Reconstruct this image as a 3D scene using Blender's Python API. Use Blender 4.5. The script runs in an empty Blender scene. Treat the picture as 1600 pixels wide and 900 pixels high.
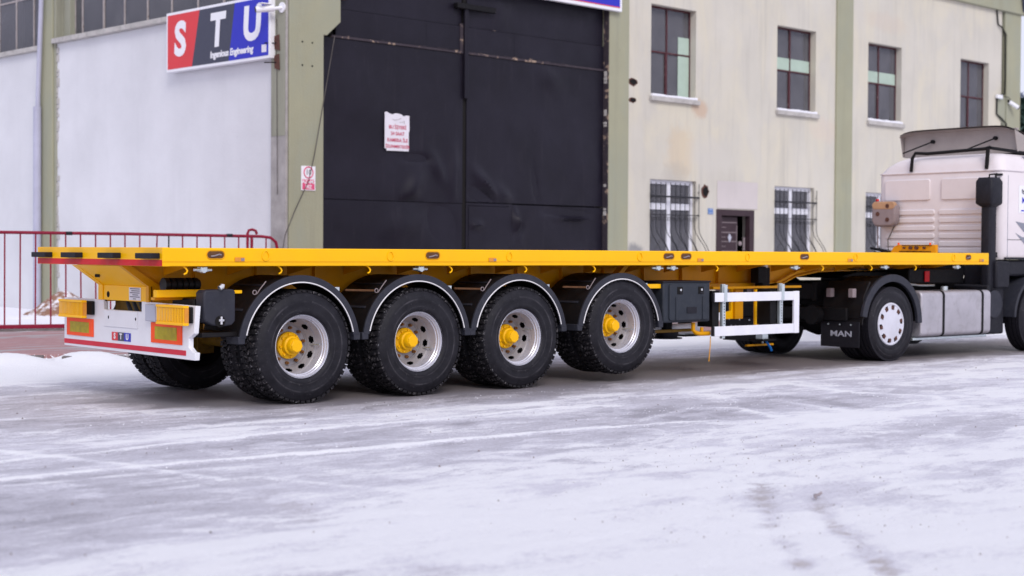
import bpy, bmesh, math, random
import numpy as np
from mathutils import Vector, Matrix
random.seed(7); RNG = np.random.RandomState(11)
PI = math.pi
sc = bpy.context.scene
COL = sc.collection

# ------------------------------------------------------------------ camera
cam_d = bpy.data.cameras.new('camera'); cam = bpy.data.objects.new('camera', cam_d); COL.objects.link(cam)
cam_d.sensor_width = 36; cam_d.lens = 2418.94 / 1600 * 36
cam_d.clip_start = 0.1; cam_d.clip_end = 3000
def cam_axes(yaw, pitch, roll):
    y, p, r = [math.radians(a) for a in (yaw, pitch, roll)]
    fwd = Vector((math.sin(y)*math.cos(p), math.cos(y)*math.cos(p), -math.sin(p)))
    right = Vector((math.cos(y), -math.sin(y), 0)); up = right.cross(fwd)
    c, s = math.cos(r), math.sin(r)
    return c*right + s*up, -s*right + c*up, fwd
rx, ux, fx = cam_axes(41.2161, 1.3469, 0.3297)
cam.matrix_world = Matrix(((rx.x, ux.x, -fx.x, -6.6143), (rx.y, ux.y, -fx.y, -12.1802), (rx.z, ux.z, -fx.z, 1.4425), (0, 0, 0, 1)))
cam_d.dof.use_dof = True; cam_d.dof.focus_distance = 15.0; cam_d.dof.aperture_fstop = 1.7
sc.camera = cam

# ------------------------------------------------------------------ light (overcast winter day)
SUN_EL, SUN_AZ = 38.0, 205.0          # azimuth measured clockwise from +Y (sun stands behind the camera, to the left)
w = bpy.data.worlds.new('World'); sc.world = w; w.use_nodes = True
nt = w.node_tree; nt.nodes.clear()
sky = nt.nodes.new('ShaderNodeTexSky'); sky.sky_type = 'NISHITA'; sky.sun_disc = False
sky.sun_elevation = math.radians(SUN_EL); sky.sun_rotation = math.radians(SUN_AZ)
sky.air_density = 1.0; sky.dust_density = 2.5; sky.ozone_density = 1.5
mx = nt.nodes.new('ShaderNodeMixRGB'); mx.inputs[0].default_value = 0.86
mx.inputs[2].default_value = (6.6, 6.65, 8.0, 1)      # even cloud layer
bg = nt.nodes.new('ShaderNodeBackground'); bg.inputs[1].default_value = 0.118
wo = nt.nodes.new('ShaderNodeOutputWorld')
nt.links.new(sky.outputs[0], mx.inputs[1]); nt.links.new(mx.outputs[0], bg.inputs[0]); nt.links.new(bg.outputs[0], wo.inputs[0])
sun_d = bpy.data.lights.new('sun', 'SUN'); sun_d.energy = 1.5; sun_d.angle = math.radians(22); sun_d.color = (1, .96, .92)
sun = bpy.data.objects.new('sun', sun_d); COL.objects.link(sun)
az, el = math.radians(SUN_AZ), math.radians(SUN_EL)
sdir = Vector((math.sin(az)*math.cos(el), math.cos(az)*math.cos(el), math.sin(el)))
sun.rotation_euler = sdir.to_track_quat('Z', 'Y').to_euler(); sun.location = (0, 0, 30)
sc.view_settings.view_transform = 'Standard'; sc.view_settings.look = 'None'
sc.view_settings.exposure = 0.19; sc.view_settings.gamma = 1.0; sc.view_settings.use_curve_mapping = False

# ------------------------------------------------------------------ materials
def S(r, g, b):                                    # 0-255 sRGB -> linear
    return tuple(((c/255)/12.92 if c/255 <= .04045 else ((c/255+.055)/1.055)**2.4) for c in (r, g, b))
class N:
    def __init__(self, m): self.t = m.node_tree; self.n = self.t.nodes; self.l = self.t.links
    def new(self, typ, **kw):
        x = self.n.new(typ)
        for k, v in kw.items(): setattr(x, k, v)
        return x
    def link(self, a, b): self.l.new(a, b)
    def noise(self, scale, detail=4, rough=.55, vec=None, dist=0):
        x = self.n.new('ShaderNodeTexNoise'); x.inputs['Scale'].default_value = scale; x.inputs['Detail'].default_value = detail
        x.inputs['Roughness'].default_value = rough; x.inputs['Distortion'].default_value = dist
        if vec: self.l.new(vec, x.inputs['Vector'])
        return x.outputs['Fac']
    def coords(self, scale=(1, 1, 1), loc=(0, 0, 0), which='Object'):
        c = self.n.new('ShaderNodeTexCoord'); m = self.n.new('ShaderNodeMapping')
        m.inputs['Scale'].default_value = scale; m.inputs['Location'].default_value = loc
        self.l.new(c.outputs[which], m.inputs['Vector']); return m.outputs[0]
    def ramp(self, fac, stops):
        r = self.n.new('ShaderNodeValToRGB'); e = r.color_ramp.elements
        while len(e) < len(stops): e.new(.5)
        for i, (p, c) in enumerate(stops):
            e[i].position = p; e[i].color = (c, c, c, 1) if isinstance(c, (int, float)) else (*c[:3], 1)
        self.l.new(fac, r.inputs[0]); return r.outputs[0]
    def mix(self, fac, a, b, mode='MIX'):
        x = self.n.new('ShaderNodeMixRGB'); x.blend_type = mode
        for i, v in enumerate((fac, a, b)):
            if isinstance(v, (int, float)): x.inputs[i].default_value = v if i == 0 else (v, v, v, 1)
            elif isinstance(v, tuple): x.inputs[i].default_value = (*v[:3], 1)
            else: self.l.new(v, x.inputs[i])
        return x.outputs[0]
    def math(self, op, a, b=None, c=None):
        x = self.n.new('ShaderNodeMath'); x.operation = op
        for i, v in enumerate((a, b, c)):
            if v is None: continue
            if isinstance(v, (int, float)): x.inputs[i].default_value = v
            else: self.l.new(v, x.inputs[i])
        return x.outputs[0]
    def bump(self, h, strength=.2, dist=.01):
        b = self.n.new('ShaderNodeBump'); b.inputs['Strength'].default_value = strength; b.inputs['Distance'].default_value = dist
        self.l.new(h, b.inputs['Height']); self.l.new(b.outputs[0], self.n['Principled BSDF'].inputs['Normal'])
    def base(self, v): self.l.new(v, self.n['Principled BSDF'].inputs['Base Color'])
def newmat(name):
    m = bpy.data.materials.new(name); m.use_nodes = True; return m
def mat(name, c, rough=.5, metal=0., var=.12, vs=3., bump=0., bs=40., spec=.22, dirt=0., dirtc=(.2, .17, .14), coat=0., wear=None):
    m = newmat(name); n = N(m); p = n.n['Principled BSDF']
    p.inputs['Roughness'].default_value = rough; p.inputs['Metallic'].default_value = metal
    p.inputs['Specular IOR Level'].default_value = spec; p.inputs['Coat Weight'].default_value = coat
    v = n.coords()
    f = n.noise(vs, 5, .6, v)
    lo = tuple(x*(1-var) for x in c); hi = tuple(min(1, x*(1+var)) for x in c)
    col = n.mix(n.ramp(f, [(.3, 0.), (.7, 1.)]), lo, hi)
    if dirt:
        g = n.ramp(n.noise(vs*2.3, 6, .65, v, .4), [(.5, 0.), (.75, 1.)])
        col = n.mix(n.math('MULTIPLY', g, dirt), col, dirtc)
    if wear:
        g = n.ramp(n.noise(wear[1], 5, .7, v), [(wear[2], 0.), (wear[2]+.04, 1.)])
        col = n.mix(g, col, wear[0])
    n.base(col)
    r = n.ramp(n.noise(vs*4, 3, .6, v), [(.2, max(0, rough-.1)), (.8, min(1, rough+.12))])
    n.link(r, p.inputs['Roughness'])
    if bump: n.bump(n.noise(bs, 4, .6, v), bump, .01)
    return m

YELLOW = (.94, .49, .0)
M = {}
M['yellow'] = mat('yellow_gloss_paint', YELLOW, .40, var=.05, vs=.9, spec=.25, dirt=.12, dirtc=(.55, .30, .03), bump=.06, bs=6., wear=((.30, .20, .08), 55., .755))
M['yellow_dusty'] = mat('yellow_frame_paint', (.70, .31, .0), .42, var=.06, vs=1.8, spec=.22, dirt=.2, dirtc=(.30, .15, .02))
M['amber'] = mat('amber_lens', (.66, .26, .03), .2, var=.1, vs=12, coat=.4)
M['lamp_clear'] = mat('clear_lamp_lens', (.60, .50, .44), .25, var=.05)
M['red_tape'] = mat('red_reflective_tape', (.58, .003, .008), .4, var=.05, bump=.1, bs=160)
M['red_tape_pale'] = mat('red_pale_tape', (.60, .02, .045), .45, var=.06, bump=.1, bs=160)
M['orange_tape'] = mat('orange_reflective_border', (1., .085, .005), .45, var=.03, bump=.1, bs=180)
M['lime_tape'] = mat('yellow_green_reflector', (.42, .33, .0), .4, var=.2, vs=14, bump=.15, bs=160)
M['white_paint'] = mat('white_steel_paint', (.78, .78, .82), .35, var=.04, vs=2, dirt=.10, dirtc=(.5, .48, .46), coat=.2)
M['alu'] = mat('white_anodised_rail', (.76, .76, .82), .35, var=.05, vs=5)
M['black_plastic'] = mat('black_plastic', (.012, .012, .018), .55, var=.2, vs=8, bump=.15, bs=160, dirt=.15, dirtc=(.06, .058, .06))
M['grey_plastic'] = mat('charcoal_plastic', (.028, .029, .040), .5, var=.12, vs=6, bump=.15, bs=140, dirt=.2, dirtc=(.09, .09, .095))
M['box_plastic'] = mat('toolbox_plastic', (.026, .031, .042), .45, var=.12, vs=6, bump=.15, bs=120, dirt=.2, dirtc=(.08, .08, .085))
M['fender_dark'] = mat('fender_shell_plastic', (.008, .007, .008), .5, var=.2, vs=5, dirt=.3, dirtc=(.028, .02, .018))
M['rubber'] = mat('black_rubber', (.012, .011, .016), .62, var=.2, vs=20, dirt=.1, dirtc=(.05, .045, .045))
M['piping'] = mat('pale_piping', (.75, .73, .74), .4, var=.05)
M['box_grey'] = mat('pale_grey_box', (.46, .47, .55), .4, var=.05)
M['galv'] = mat('galvanised_steel', (.62, .68, .70), .35, .75, var=.1, vs=12)
M['chrome'] = mat('bright_metal', (.8, .8, .8), .2, .9, var=.05)
M['dark_steel'] = mat('dark_chassis_steel', (.005, .0045, .006), .6, var=.25, vs=7, dirt=.2, dirtc=(.02, .016, .015))
M['dark_void'] = mat('dark_interior', (.01, .009, .009), .9, var=.1)
M['slot'] = mat('slot_inner', (.11, .05, .022), .6, var=.3, vs=20)
M['axle_paint'] = mat('dusty_axle_paint', (.20, .11, .012), .5, var=.3, vs=10, dirt=.4, dirtc=(.05, .04, .03))
M['nut'] = mat('rusty_wheel_nut', (.22, .10, .035), .5, .4, var=.3, vs=60)
M['rim_disc'] = mat('dusty_shaded_disc_paint', (.29, .275, .29), .45, .15, var=.08, vs=6, dirt=.3, dirtc=(.25, .22, .215))  # darker than the lip: shade of the deep dish in the colour, plus dust
M['rim'] = mat('silver_rim_paint', (.60, .60, .67), .3, .4, var=.05, vs=4, dirt=.15, dirtc=(.40, .38, .38))
M['cap_white'] = mat('white_wheel_cover', (.62, .62, .70), .5, var=.06, vs=6, dirt=.45, dirtc=(.5, .48, .5))
M['tank'] = mat('brushed_tank_aluminium', (.45, .43, .47), .45, .4, var=.12, vs=3, dirt=.45, dirtc=(.25, .235, .235), bump=.1, bs=30)
M['cab'] = mat('white_cab_paint', (.72, .665, .68), .38, var=.03, vs=2, dirt=.12, dirtc=(.5, .42, .4))
M['cab_side'] = M['cab']
M['deflector'] = mat('grey_deflector_shell', (.34, .30, .285), .6, var=.1, vs=3)
M['horn'] = mat('dull_grey_housing', (.27, .22, .23), .6, var=.1, vs=6)
M['horn_rust'] = mat('orange_tinted_housing', (.45, .27, .16), .6, var=.15, vs=6)
M['door'] = mat('plum_brown_door', (.042, .024, .030), .45, var=.15, vs=5)
M['white_pvc'] = mat('white_window_frame', (.74, .74, .80), .4, var=.05, vs=6)
M['wrought'] = mat('black_wrought_iron', (.02, .02, .025), .6, var=.3, vs=30)
M['maroon'] = mat('maroon_window_steel', (.075, .022, .028), .6, var=.2, vs=10, wear=((.35, .3, .3), 14., .64))
M['mullion'] = mat('pale_mullion_steel', (.38, .34, .33), .7, var=.2, vs=8, wear=((.14, .08, .05), 18., .60))
M['room_backing'] = mat('dark_room_backing', (.05, .048, .055), .9, var=.5, vs=3)  # dark sheet added behind each window, standing in for the unlit room
M['mint'] = mat('pale_mint_film', (.40, .50, .42), .6, var=.08, vs=3)
M['concrete'] = mat('bare_concrete', (.36, .34, .33), .9, var=.18, vs=3, bump=.4, bs=30, dirt=.4, dirtc=(.22, .21, .2))
M['ledge'] = mat('weathered_ledge', (.46, .44, .42), .85, var=.15, vs=4, bump=.3, bs=25, dirt=.6, dirtc=(.20, .18, .17))
M['lav_pipe'] = mat('lavender_drainpipe', (.42, .42, .53), .5, var=.08, vs=3)
M['sign_white'] = mat('sign_white', (.80, .80, .84), .35, var=.02)
M['sign_red'] = mat('sign_red', S(212, 62, 68), .4, var=.03)
M['sign_grey'] = mat('sign_charcoal', S(66, 68, 84), .4, var=.03)
M['slate'] = mat('slate_gutter', (.07, .08, .15), .5, var=.1)
M['sign_blue'] = mat('sign_blue', S(48, 52, 182), .4, var=.03)
M['pink_print'] = mat('pink_print', S(214, 84, 122), .6, var=.06, vs=20)
M['red_print'] = mat('faded_red_print', S(188, 62, 92), .6, var=.1, vs=30)
M['dark_print'] = mat('dark_print', (.06, .06, .09), .6, var=.1)
M['paper'] = mat('worn_paper', (.72, .70, .76), .7, var=.04, vs=6)
M['plate_blue'] = mat('house_plate_blue', S(98, 128, 178), .5, var=.08, vs=20)
M['rust'] = mat('rusted_plate', (.10, .045, .035), .8, var=.3, vs=20, bump=.3)
M['fence_red'] = mat('fence_red_paint', (.23, .008, .032), .45, var=.12, vs=8)
M['blue_strap'] = mat('blue_strap', (.01, .16, .55), .5, var=.1)
M['wire'] = mat('old_cable', (.10, .09, .085), .7, var=.2)
M['cab_grey'] = mat('grey_decal', (.23, .24, .29), .4, var=.05)
M['roof_sheet'] = mat('grey_roof_sheet', (.20, .20, .23), .6, var=.1)
M['stone'] = mat('kerb_stone', (.16, .14, .14), .85, var=.25, vs=8, bump=.5, bs=20)
M['clump'] = mat('dirty_ice_clump', (.30, .26, .27), .8, var=.3, vs=30)

def m_glass():
    m = newmat('window_glass'); n = N(m); n.n.remove(n.n['Principled BSDF'])
    g = n.new('ShaderNodeBsdfGlossy'); g.inputs['Roughness'].default_value = .06; g.inputs['Color'].default_value = (.42, .43, .50, 1)
    t = n.new('ShaderNodeBsdfTransparent'); t.inputs['Color'].default_value = (.66, .66, .68, 1)
    d = n.new('ShaderNodeBsdfDiffuse'); d.inputs['Color'].default_value = (.24, .235, .255, 1)   # dust on the pane
    f = n.new('ShaderNodeFresnel'); f.inputs['IOR'].default_value = 1.52
    a = n.new('ShaderNodeMixShader'); b = n.new('ShaderNodeMixShader')
    n.link(n.math('ADD', f.outputs[0], .07), a.inputs[0]); n.link(t.outputs[0], a.inputs[1]); n.link(g.outputs[0], a.inputs[2])
    n.link(n.ramp(n.noise(2.2, 4, .6, n.coords()), [(.2, .25), (.8, .5)]), b.inputs[0])
    n.link(a.outputs[0], b.inputs[1]); n.link(d.outputs[0], b.inputs[2])
    n.link(b.outputs[0], n.n['Material Output'].inputs[0]); return m
M['glass'] = m_glass()

def m_wall(name, c, stains, streak=.5, warm=None, extra=None):
    """painted render with water streaks, patches of a second coat and hairline blotches"""
    m = newmat(name); n = N(m); p = n.n['Principled BSDF']; p.inputs['Roughness'].default_value = .85
    v = n.coords(); vs = n.coords((3.2, 3.2, .22)); vd = n.coords((1, 1, .5))
    col = n.mix(n.ramp(n.noise(.55, 4, .6, v), [(.3, 0.), (.7, 1.)]), tuple(x*.90 for x in c), tuple(min(1, x*1.05) for x in c))
    if warm: col = n.mix(n.ramp(n.noise(.8, 5, .65, vd, .5), [(.46, 0.), (.62, .8)]), col, warm)
    st = n.ramp(n.noise(1.0, 5, .7, vs), [(.52, 0.), (.72, 1.)])
    col = n.mix(n.math('MULTIPLY', st, streak), col, stains)
    sp = n.ramp(n.noise(6, 6, .75, v), [(.66, 0.), (.72, .7)])
    col = n.mix(n.math('MULTIPLY', sp, .35), col, tuple(x*.6 for x in stains))
    for (cx, cz, ax, azz, sc_, amt) in (extra or []):
        x = n.new('ShaderNodeSeparateXYZ'); n.link(n.coords(), x.inputs[0])
        dx = n.math('DIVIDE', n.math('SUBTRACT', x.outputs[0], cx), ax); dz = n.math('DIVIDE', n.math('SUBTRACT', x.outputs[2], cz), azz)
        d = n.math('SQRT', n.math('ADD', n.math('MULTIPLY', dx, dx), n.math('MULTIPLY', dz, dz)))
        d = n.math('ADD', d, n.math('MULTIPLY', n.math('SUBTRACT', n.noise(2.5, 5, .7, v), .5), 1.5))
        k = n.math('MULTIPLY', n.ramp(d, [(.55, 1.), (1., 0.)]), amt)
        col = n.mix(k, col, sc_)
    n.base(col)
    n.bump(n.math('ADD', n.noise(26, 5, .6, v), n.math('MULTIPLY', n.noise(1.6, 3, .5, v), 2.0)), .35, .012)
    return m
M['wall_cream'] = m_wall('cream_render', (.56, .53, .465), (.40, .38, .34), .55, (.60, .555, .445),
    [(10.45, 3.62, .55, .75, (.58, .44, .27), .42), (10.3, 3.1, .5, .35, (.42, .39, .34), .5), (11.1, 4.6, .35, .25, (.50, .33, .22), .6),
     (8.95, 1.45, .35, .22, (.22, .22, .23), .8), (11.5, 3.6, 1.0, .5, (.56, .53, .48), .5), (16.0, 4.4, .8, .35, (.60, .50, .42), .4), (18.6, 7.3, 1.2, .3, (.55, .46, .38), .35)])
M['wall_white'] = m_wall('white_render', (.67, .67, .70), (.58, .58, .61), .3)
M['green'] = m_wall('sage_green_render', (.33, .325, .225), (.26, .255, .185), .5, (.30, .31, .235))
M['green_dark'] = m_wall('dirty_sage_render', (.30, .30, .235), (.17, .165, .135), .7)
M['patch'] = m_wall('pinkish_plaster_patch', (.56, .51, .50), (.45, .41, .40), .5)

def m_gate():
    m = newmat('dark_gate_paint'); n = N(m); p = n.n['Principled BSDF']; p.inputs['Specular IOR Level'].default_value = .22; p.inputs['Roughness'].default_value = .5
    v = n.coords()
    col = n.mix(n.ramp(n.noise(.9, 5, .6, v), [(.3, 0.), (.7, 1.)]), (.0075, .006, .012), (.014, .012, .022))
    col = n.mix(n.ramp(n.noise(2.5, 5, .7, n.coords((3, 3, .3))), [(.56, 0.), (.75, .5)]), col, (.026, .022, .032))
    col = n.mix(n.ramp(n.noise(30, 4, .7, v), [(.70, 0.), (.74, .6)]), col, (.10, .09, .10))
    n.base(col)
    n.link(n.ramp(n.noise(4, 4, .6, v), [(.2, .36), (.8, .56)]), p.inputs['Roughness'])
    n.bump(n.noise(60, 3, .6, v), .1, .005)
    return m
M['gate'] = m_gate()
M['gate_rust'] = mat('peeling_edge_paint', (.05, .04, .05), .7, var=.2, vs=6, wear=((.34, .25, .19), 6., .57))

def m_tread():
    m = newmat('tread_rubber'); n = N(m); p = n.n['Principled BSDF']; p.inputs['Specular IOR Level'].default_value = .22; p.inputs['Roughness'].default_value = .7
    v = n.coords(which='Object')
    col = n.mix(n.ramp(n.noise(24, 5, .75, v), [(.56, 0.), (.64, 1.)]), (.012, .011, .014), (.12, .11, .115))
    col = n.mix(n.ramp(n.noise(15, 7, .78, n.coords(loc=(5, 3, 1))), [(.60, 0.), (.68, .55)]), col, (.50, .49, .53))
    n.base(col); n.bump(n.noise(60, 4, .7, v), .5, .01); return m
M['tread'] = m_tread()
def m_tyre():
    m = newmat('tyre_sidewall'); n = N(m); p = n.n['Principled BSDF']; p.inputs['Specular IOR Level'].default_value = .22; p.inputs['Roughness'].default_value = .55
    v = n.coords()
    col = n.mix(n.ramp(n.noise(7, 5, .65, v), [(.35, 0.), (.7, 1.)]), (.008, .0075, .011), (.019, .018, .024))
    col = n.mix(n.ramp(n.noise(30, 4, .8, v), [(.64, 0.), (.68, .5)]), col, (.13, .12, .13))
    x = n.new('ShaderNodeSeparateXYZ'); n.link(v, x.inputs[0])      # pale scuff rings worn into the sidewall
    rr = n.math('SQRT', n.math('ADD', n.math('MULTIPLY', x.outputs[0], x.outputs[0]), n.math('MULTIPLY', x.outputs[2], x.outputs[2])))
    rg = n.math('ADD', n.ramp(n.math('ABSOLUTE', n.math('SUBTRACT', rr, .425)), [(.0, 1.), (.010, 0.)]), n.ramp(n.math('ABSOLUTE', n.math('SUBTRACT', rr, .352)), [(.0, .8), (.008, 0.)]))
    rg = n.math('MULTIPLY', rg, n.ramp(n.noise(4, 4, .7, n.coords(loc=(3, 1, 2))), [(.42, 0.), (.62, .75)]))
    col = n.mix(rg, col, (.085, .08, .09))
    n.base(col); n.bump(n.noise(60, 3, .6, v), .15, .004); return m
M['tyre'] = m_tyre()

def m_ground(name):
    """trampled snow over dirty asphalt; the mesh carries how much snow lies (snow, cut under the trailer for shade), how brown it is (dirt)"""
    m = newmat(name); n = N(m); p = n.n['Principled BSDF']
    a = n.new('ShaderNodeAttribute', attribute_name='snow').outputs['Fac']
    b = n.new('ShaderNodeAttribute', attribute_name='dirt').outputs['Fac']
    v = n.coords(); sx = n.coords((1, 2.0, 1))
    f1 = n.noise(2.2, 9, .70, sx, .35); f2 = n.noise(24, 6, .75, sx); f3 = n.noise(90, 4, .75, v)
    s = n.math('ADD', a, n.math('MULTIPLY', n.math('SUBTRACT', f1, .5), .85))
    s = n.math('ADD', s, n.math('MULTIPLY', n.math('SUBTRACT', f2, .5), 1.0))
    s = n.math('ADD', s, n.math('MULTIPLY', n.math('SUBTRACT', f3, .5), .9))
    pl = n.ramp(n.noise(1.15, 7, .62, n.coords((.55, 1.25, 1), (4, 2, 0)), 1.1), [(.495, 0.), (.525, 1.)])
    pl2 = n.ramp(n.noise(3.1, 6, .66, n.coords((.5, 1.3, 1), (1, 8, 0)), .8), [(.50, 0.), (.54, 1.)])
    s = n.math('ADD', s, n.math('MULTIPLY', n.math('SUBTRACT', pl, .5), .20)); s = n.math('ADD', s, n.math('MULTIPLY', n.math('SUBTRACT', pl2, .5), .13))
    road = n.mix(f2, (.29, .28, .33), (.50, .49, .56)); road = n.mix(b, road, n.mix(f2, (.055, .042, .040), (.34, .285, .28)))  # brown dirt tone, its dark end deepened for the painted under-trailer shade
    packed = n.mix(b, n.mix(f2, (.45, .435, .50), (.70, .69, .77)), n.mix(f2, (.40, .35, .35), (.64, .60, .60)))
    sw = n.math('ADD', s, n.math('MULTIPLY', n.math('SUBTRACT', n.noise(.9, 6, .65, n.coords((1, 1.8, 1), (3, 1, 0)), .6), .5), 1.3))
    snow = n.mix(n.ramp(sw, [(.70, 0.), (1., 1.)]), n.mix(f2, (.66, .65, .73), (.80, .79, .87)), n.mix(f2, (.85, .85, .91), (.98, .98, 1.)))
    col = n.mix(n.ramp(s, [(.16, 0.), (.42, 1.)]), road, packed)
    col = n.mix(n.ramp(s, [(.52, 0.), (.76, 1.)]), col, snow)
    grit = n.ramp(n.noise(45, 3, .6, n.coords(loc=(2, 7, 0))), [(.70, 0.), (.73, 1.)])
    grit = n.math('MULTIPLY', grit, n.ramp(n.noise(1.1, 3, .6, n.coords(loc=(9, 2, 0))), [(.45, 0.), (.65, .85)]))
    col = n.mix(grit, col, (.27, .23, .23))
    n.base(col)
    n.link(n.ramp(s, [(.15, .50), (.6, .72)]), p.inputs['Roughness'])
    h = n.math('ADD', n.math('MULTIPLY', s, .7), n.math('MULTIPLY', f3, .3)); n.bump(n.math('ADD', h, n.math('MULTIPLY', f2, .6)), .7, .025)
    return m
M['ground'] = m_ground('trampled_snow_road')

def m_snow():
    m = newmat('fresh_snow'); n = N(m); p = n.n['Principled BSDF']; p.inputs['Roughness'].default_value = .8
    v = n.coords(); col = n.mix(n.noise(3, 5, .6, v), (.78, .78, .84), (.88, .88, .93)); n.base(col)
    n.bump(n.noise(12, 6, .7, v), .5, .03); return m
M['snow'] = m_snow()
def m_pile():
    m = newmat('dirty_snow_heap'); n = N(m); p = n.n['Principled BSDF']; p.inputs['Roughness'].default_value = .85
    v = n.coords(); f = n.noise(4, 7, .7, v); col = n.mix(n.ramp(f, [(.47, 0.), (.56, 1.)]), (.27, .14, .09), (.78, .76, .80)); n.base(col)
    n.bump(n.noise(14, 6, .7, v), .8, .04); return m
M['pile'] = m_pile()
def m_paving():
    m = newmat('pink_block_paving'); n = N(m); p = n.n['Principled BSDF']; p.inputs['Roughness'].default_value = .8
    a = n.new('ShaderNodeAttribute', attribute_name='snow').outputs['Fac']
    v = n.coords()
    br = n.new('ShaderNodeTexBrick'); br.inputs['Scale'].default_value = 5; br.inputs['Mortar Size'].default_value = .012
    br.inputs['Color1'].default_value = (.30, .15, .155, 1); br.inputs['Color2'].default_value = (.37, .21, .21, 1); br.inputs['Mortar'].default_value = (.38, .27, .28, 1)
    n.link(v, br.inputs['Vector'])
    grey = n.mix(n.ramp(n.noise(.9, 3, .5, n.coords((1, 3, 1))), [(.52, 0.), (.58, 1.)]), br.outputs[0], (.34, .31, .32))
    f = n.math('ADD', a, n.math('MULTIPLY', n.math('SUBTRACT', n.noise(2.2, 7, .7, n.coords((1, 2, 1))), .5), 1.1))
    col = n.mix(n.ramp(f, [(.35, 0.), (.62, 1.)]), grey, n.mix(n.noise(5, 4, .6, v), (.76, .76, .83), (.88, .88, .93)))
    n.base(col); n.bump(f, .3, .02); return m
M['paving'] = m_paving()
def m_leaf(name, a, b):
    m = newmat(name); n = N(m); p = n.n['Principled BSDF']; p.inputs['Roughness'].default_value = .7
    n.base(n.mix(n.noise(1.2, 4, .6, n.coords()), a, b)); return m
M['pine'] = m_leaf('pine_needles', (.02, .05, .04), (.06, .11, .09))
M['frost'] = m_leaf('frosted_twigs', (.34, .38, .48), (.52, .56, .66))
M['bark'] = mat('bark', (.09, .07, .06), .9, var=.3, vs=6)

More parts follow.
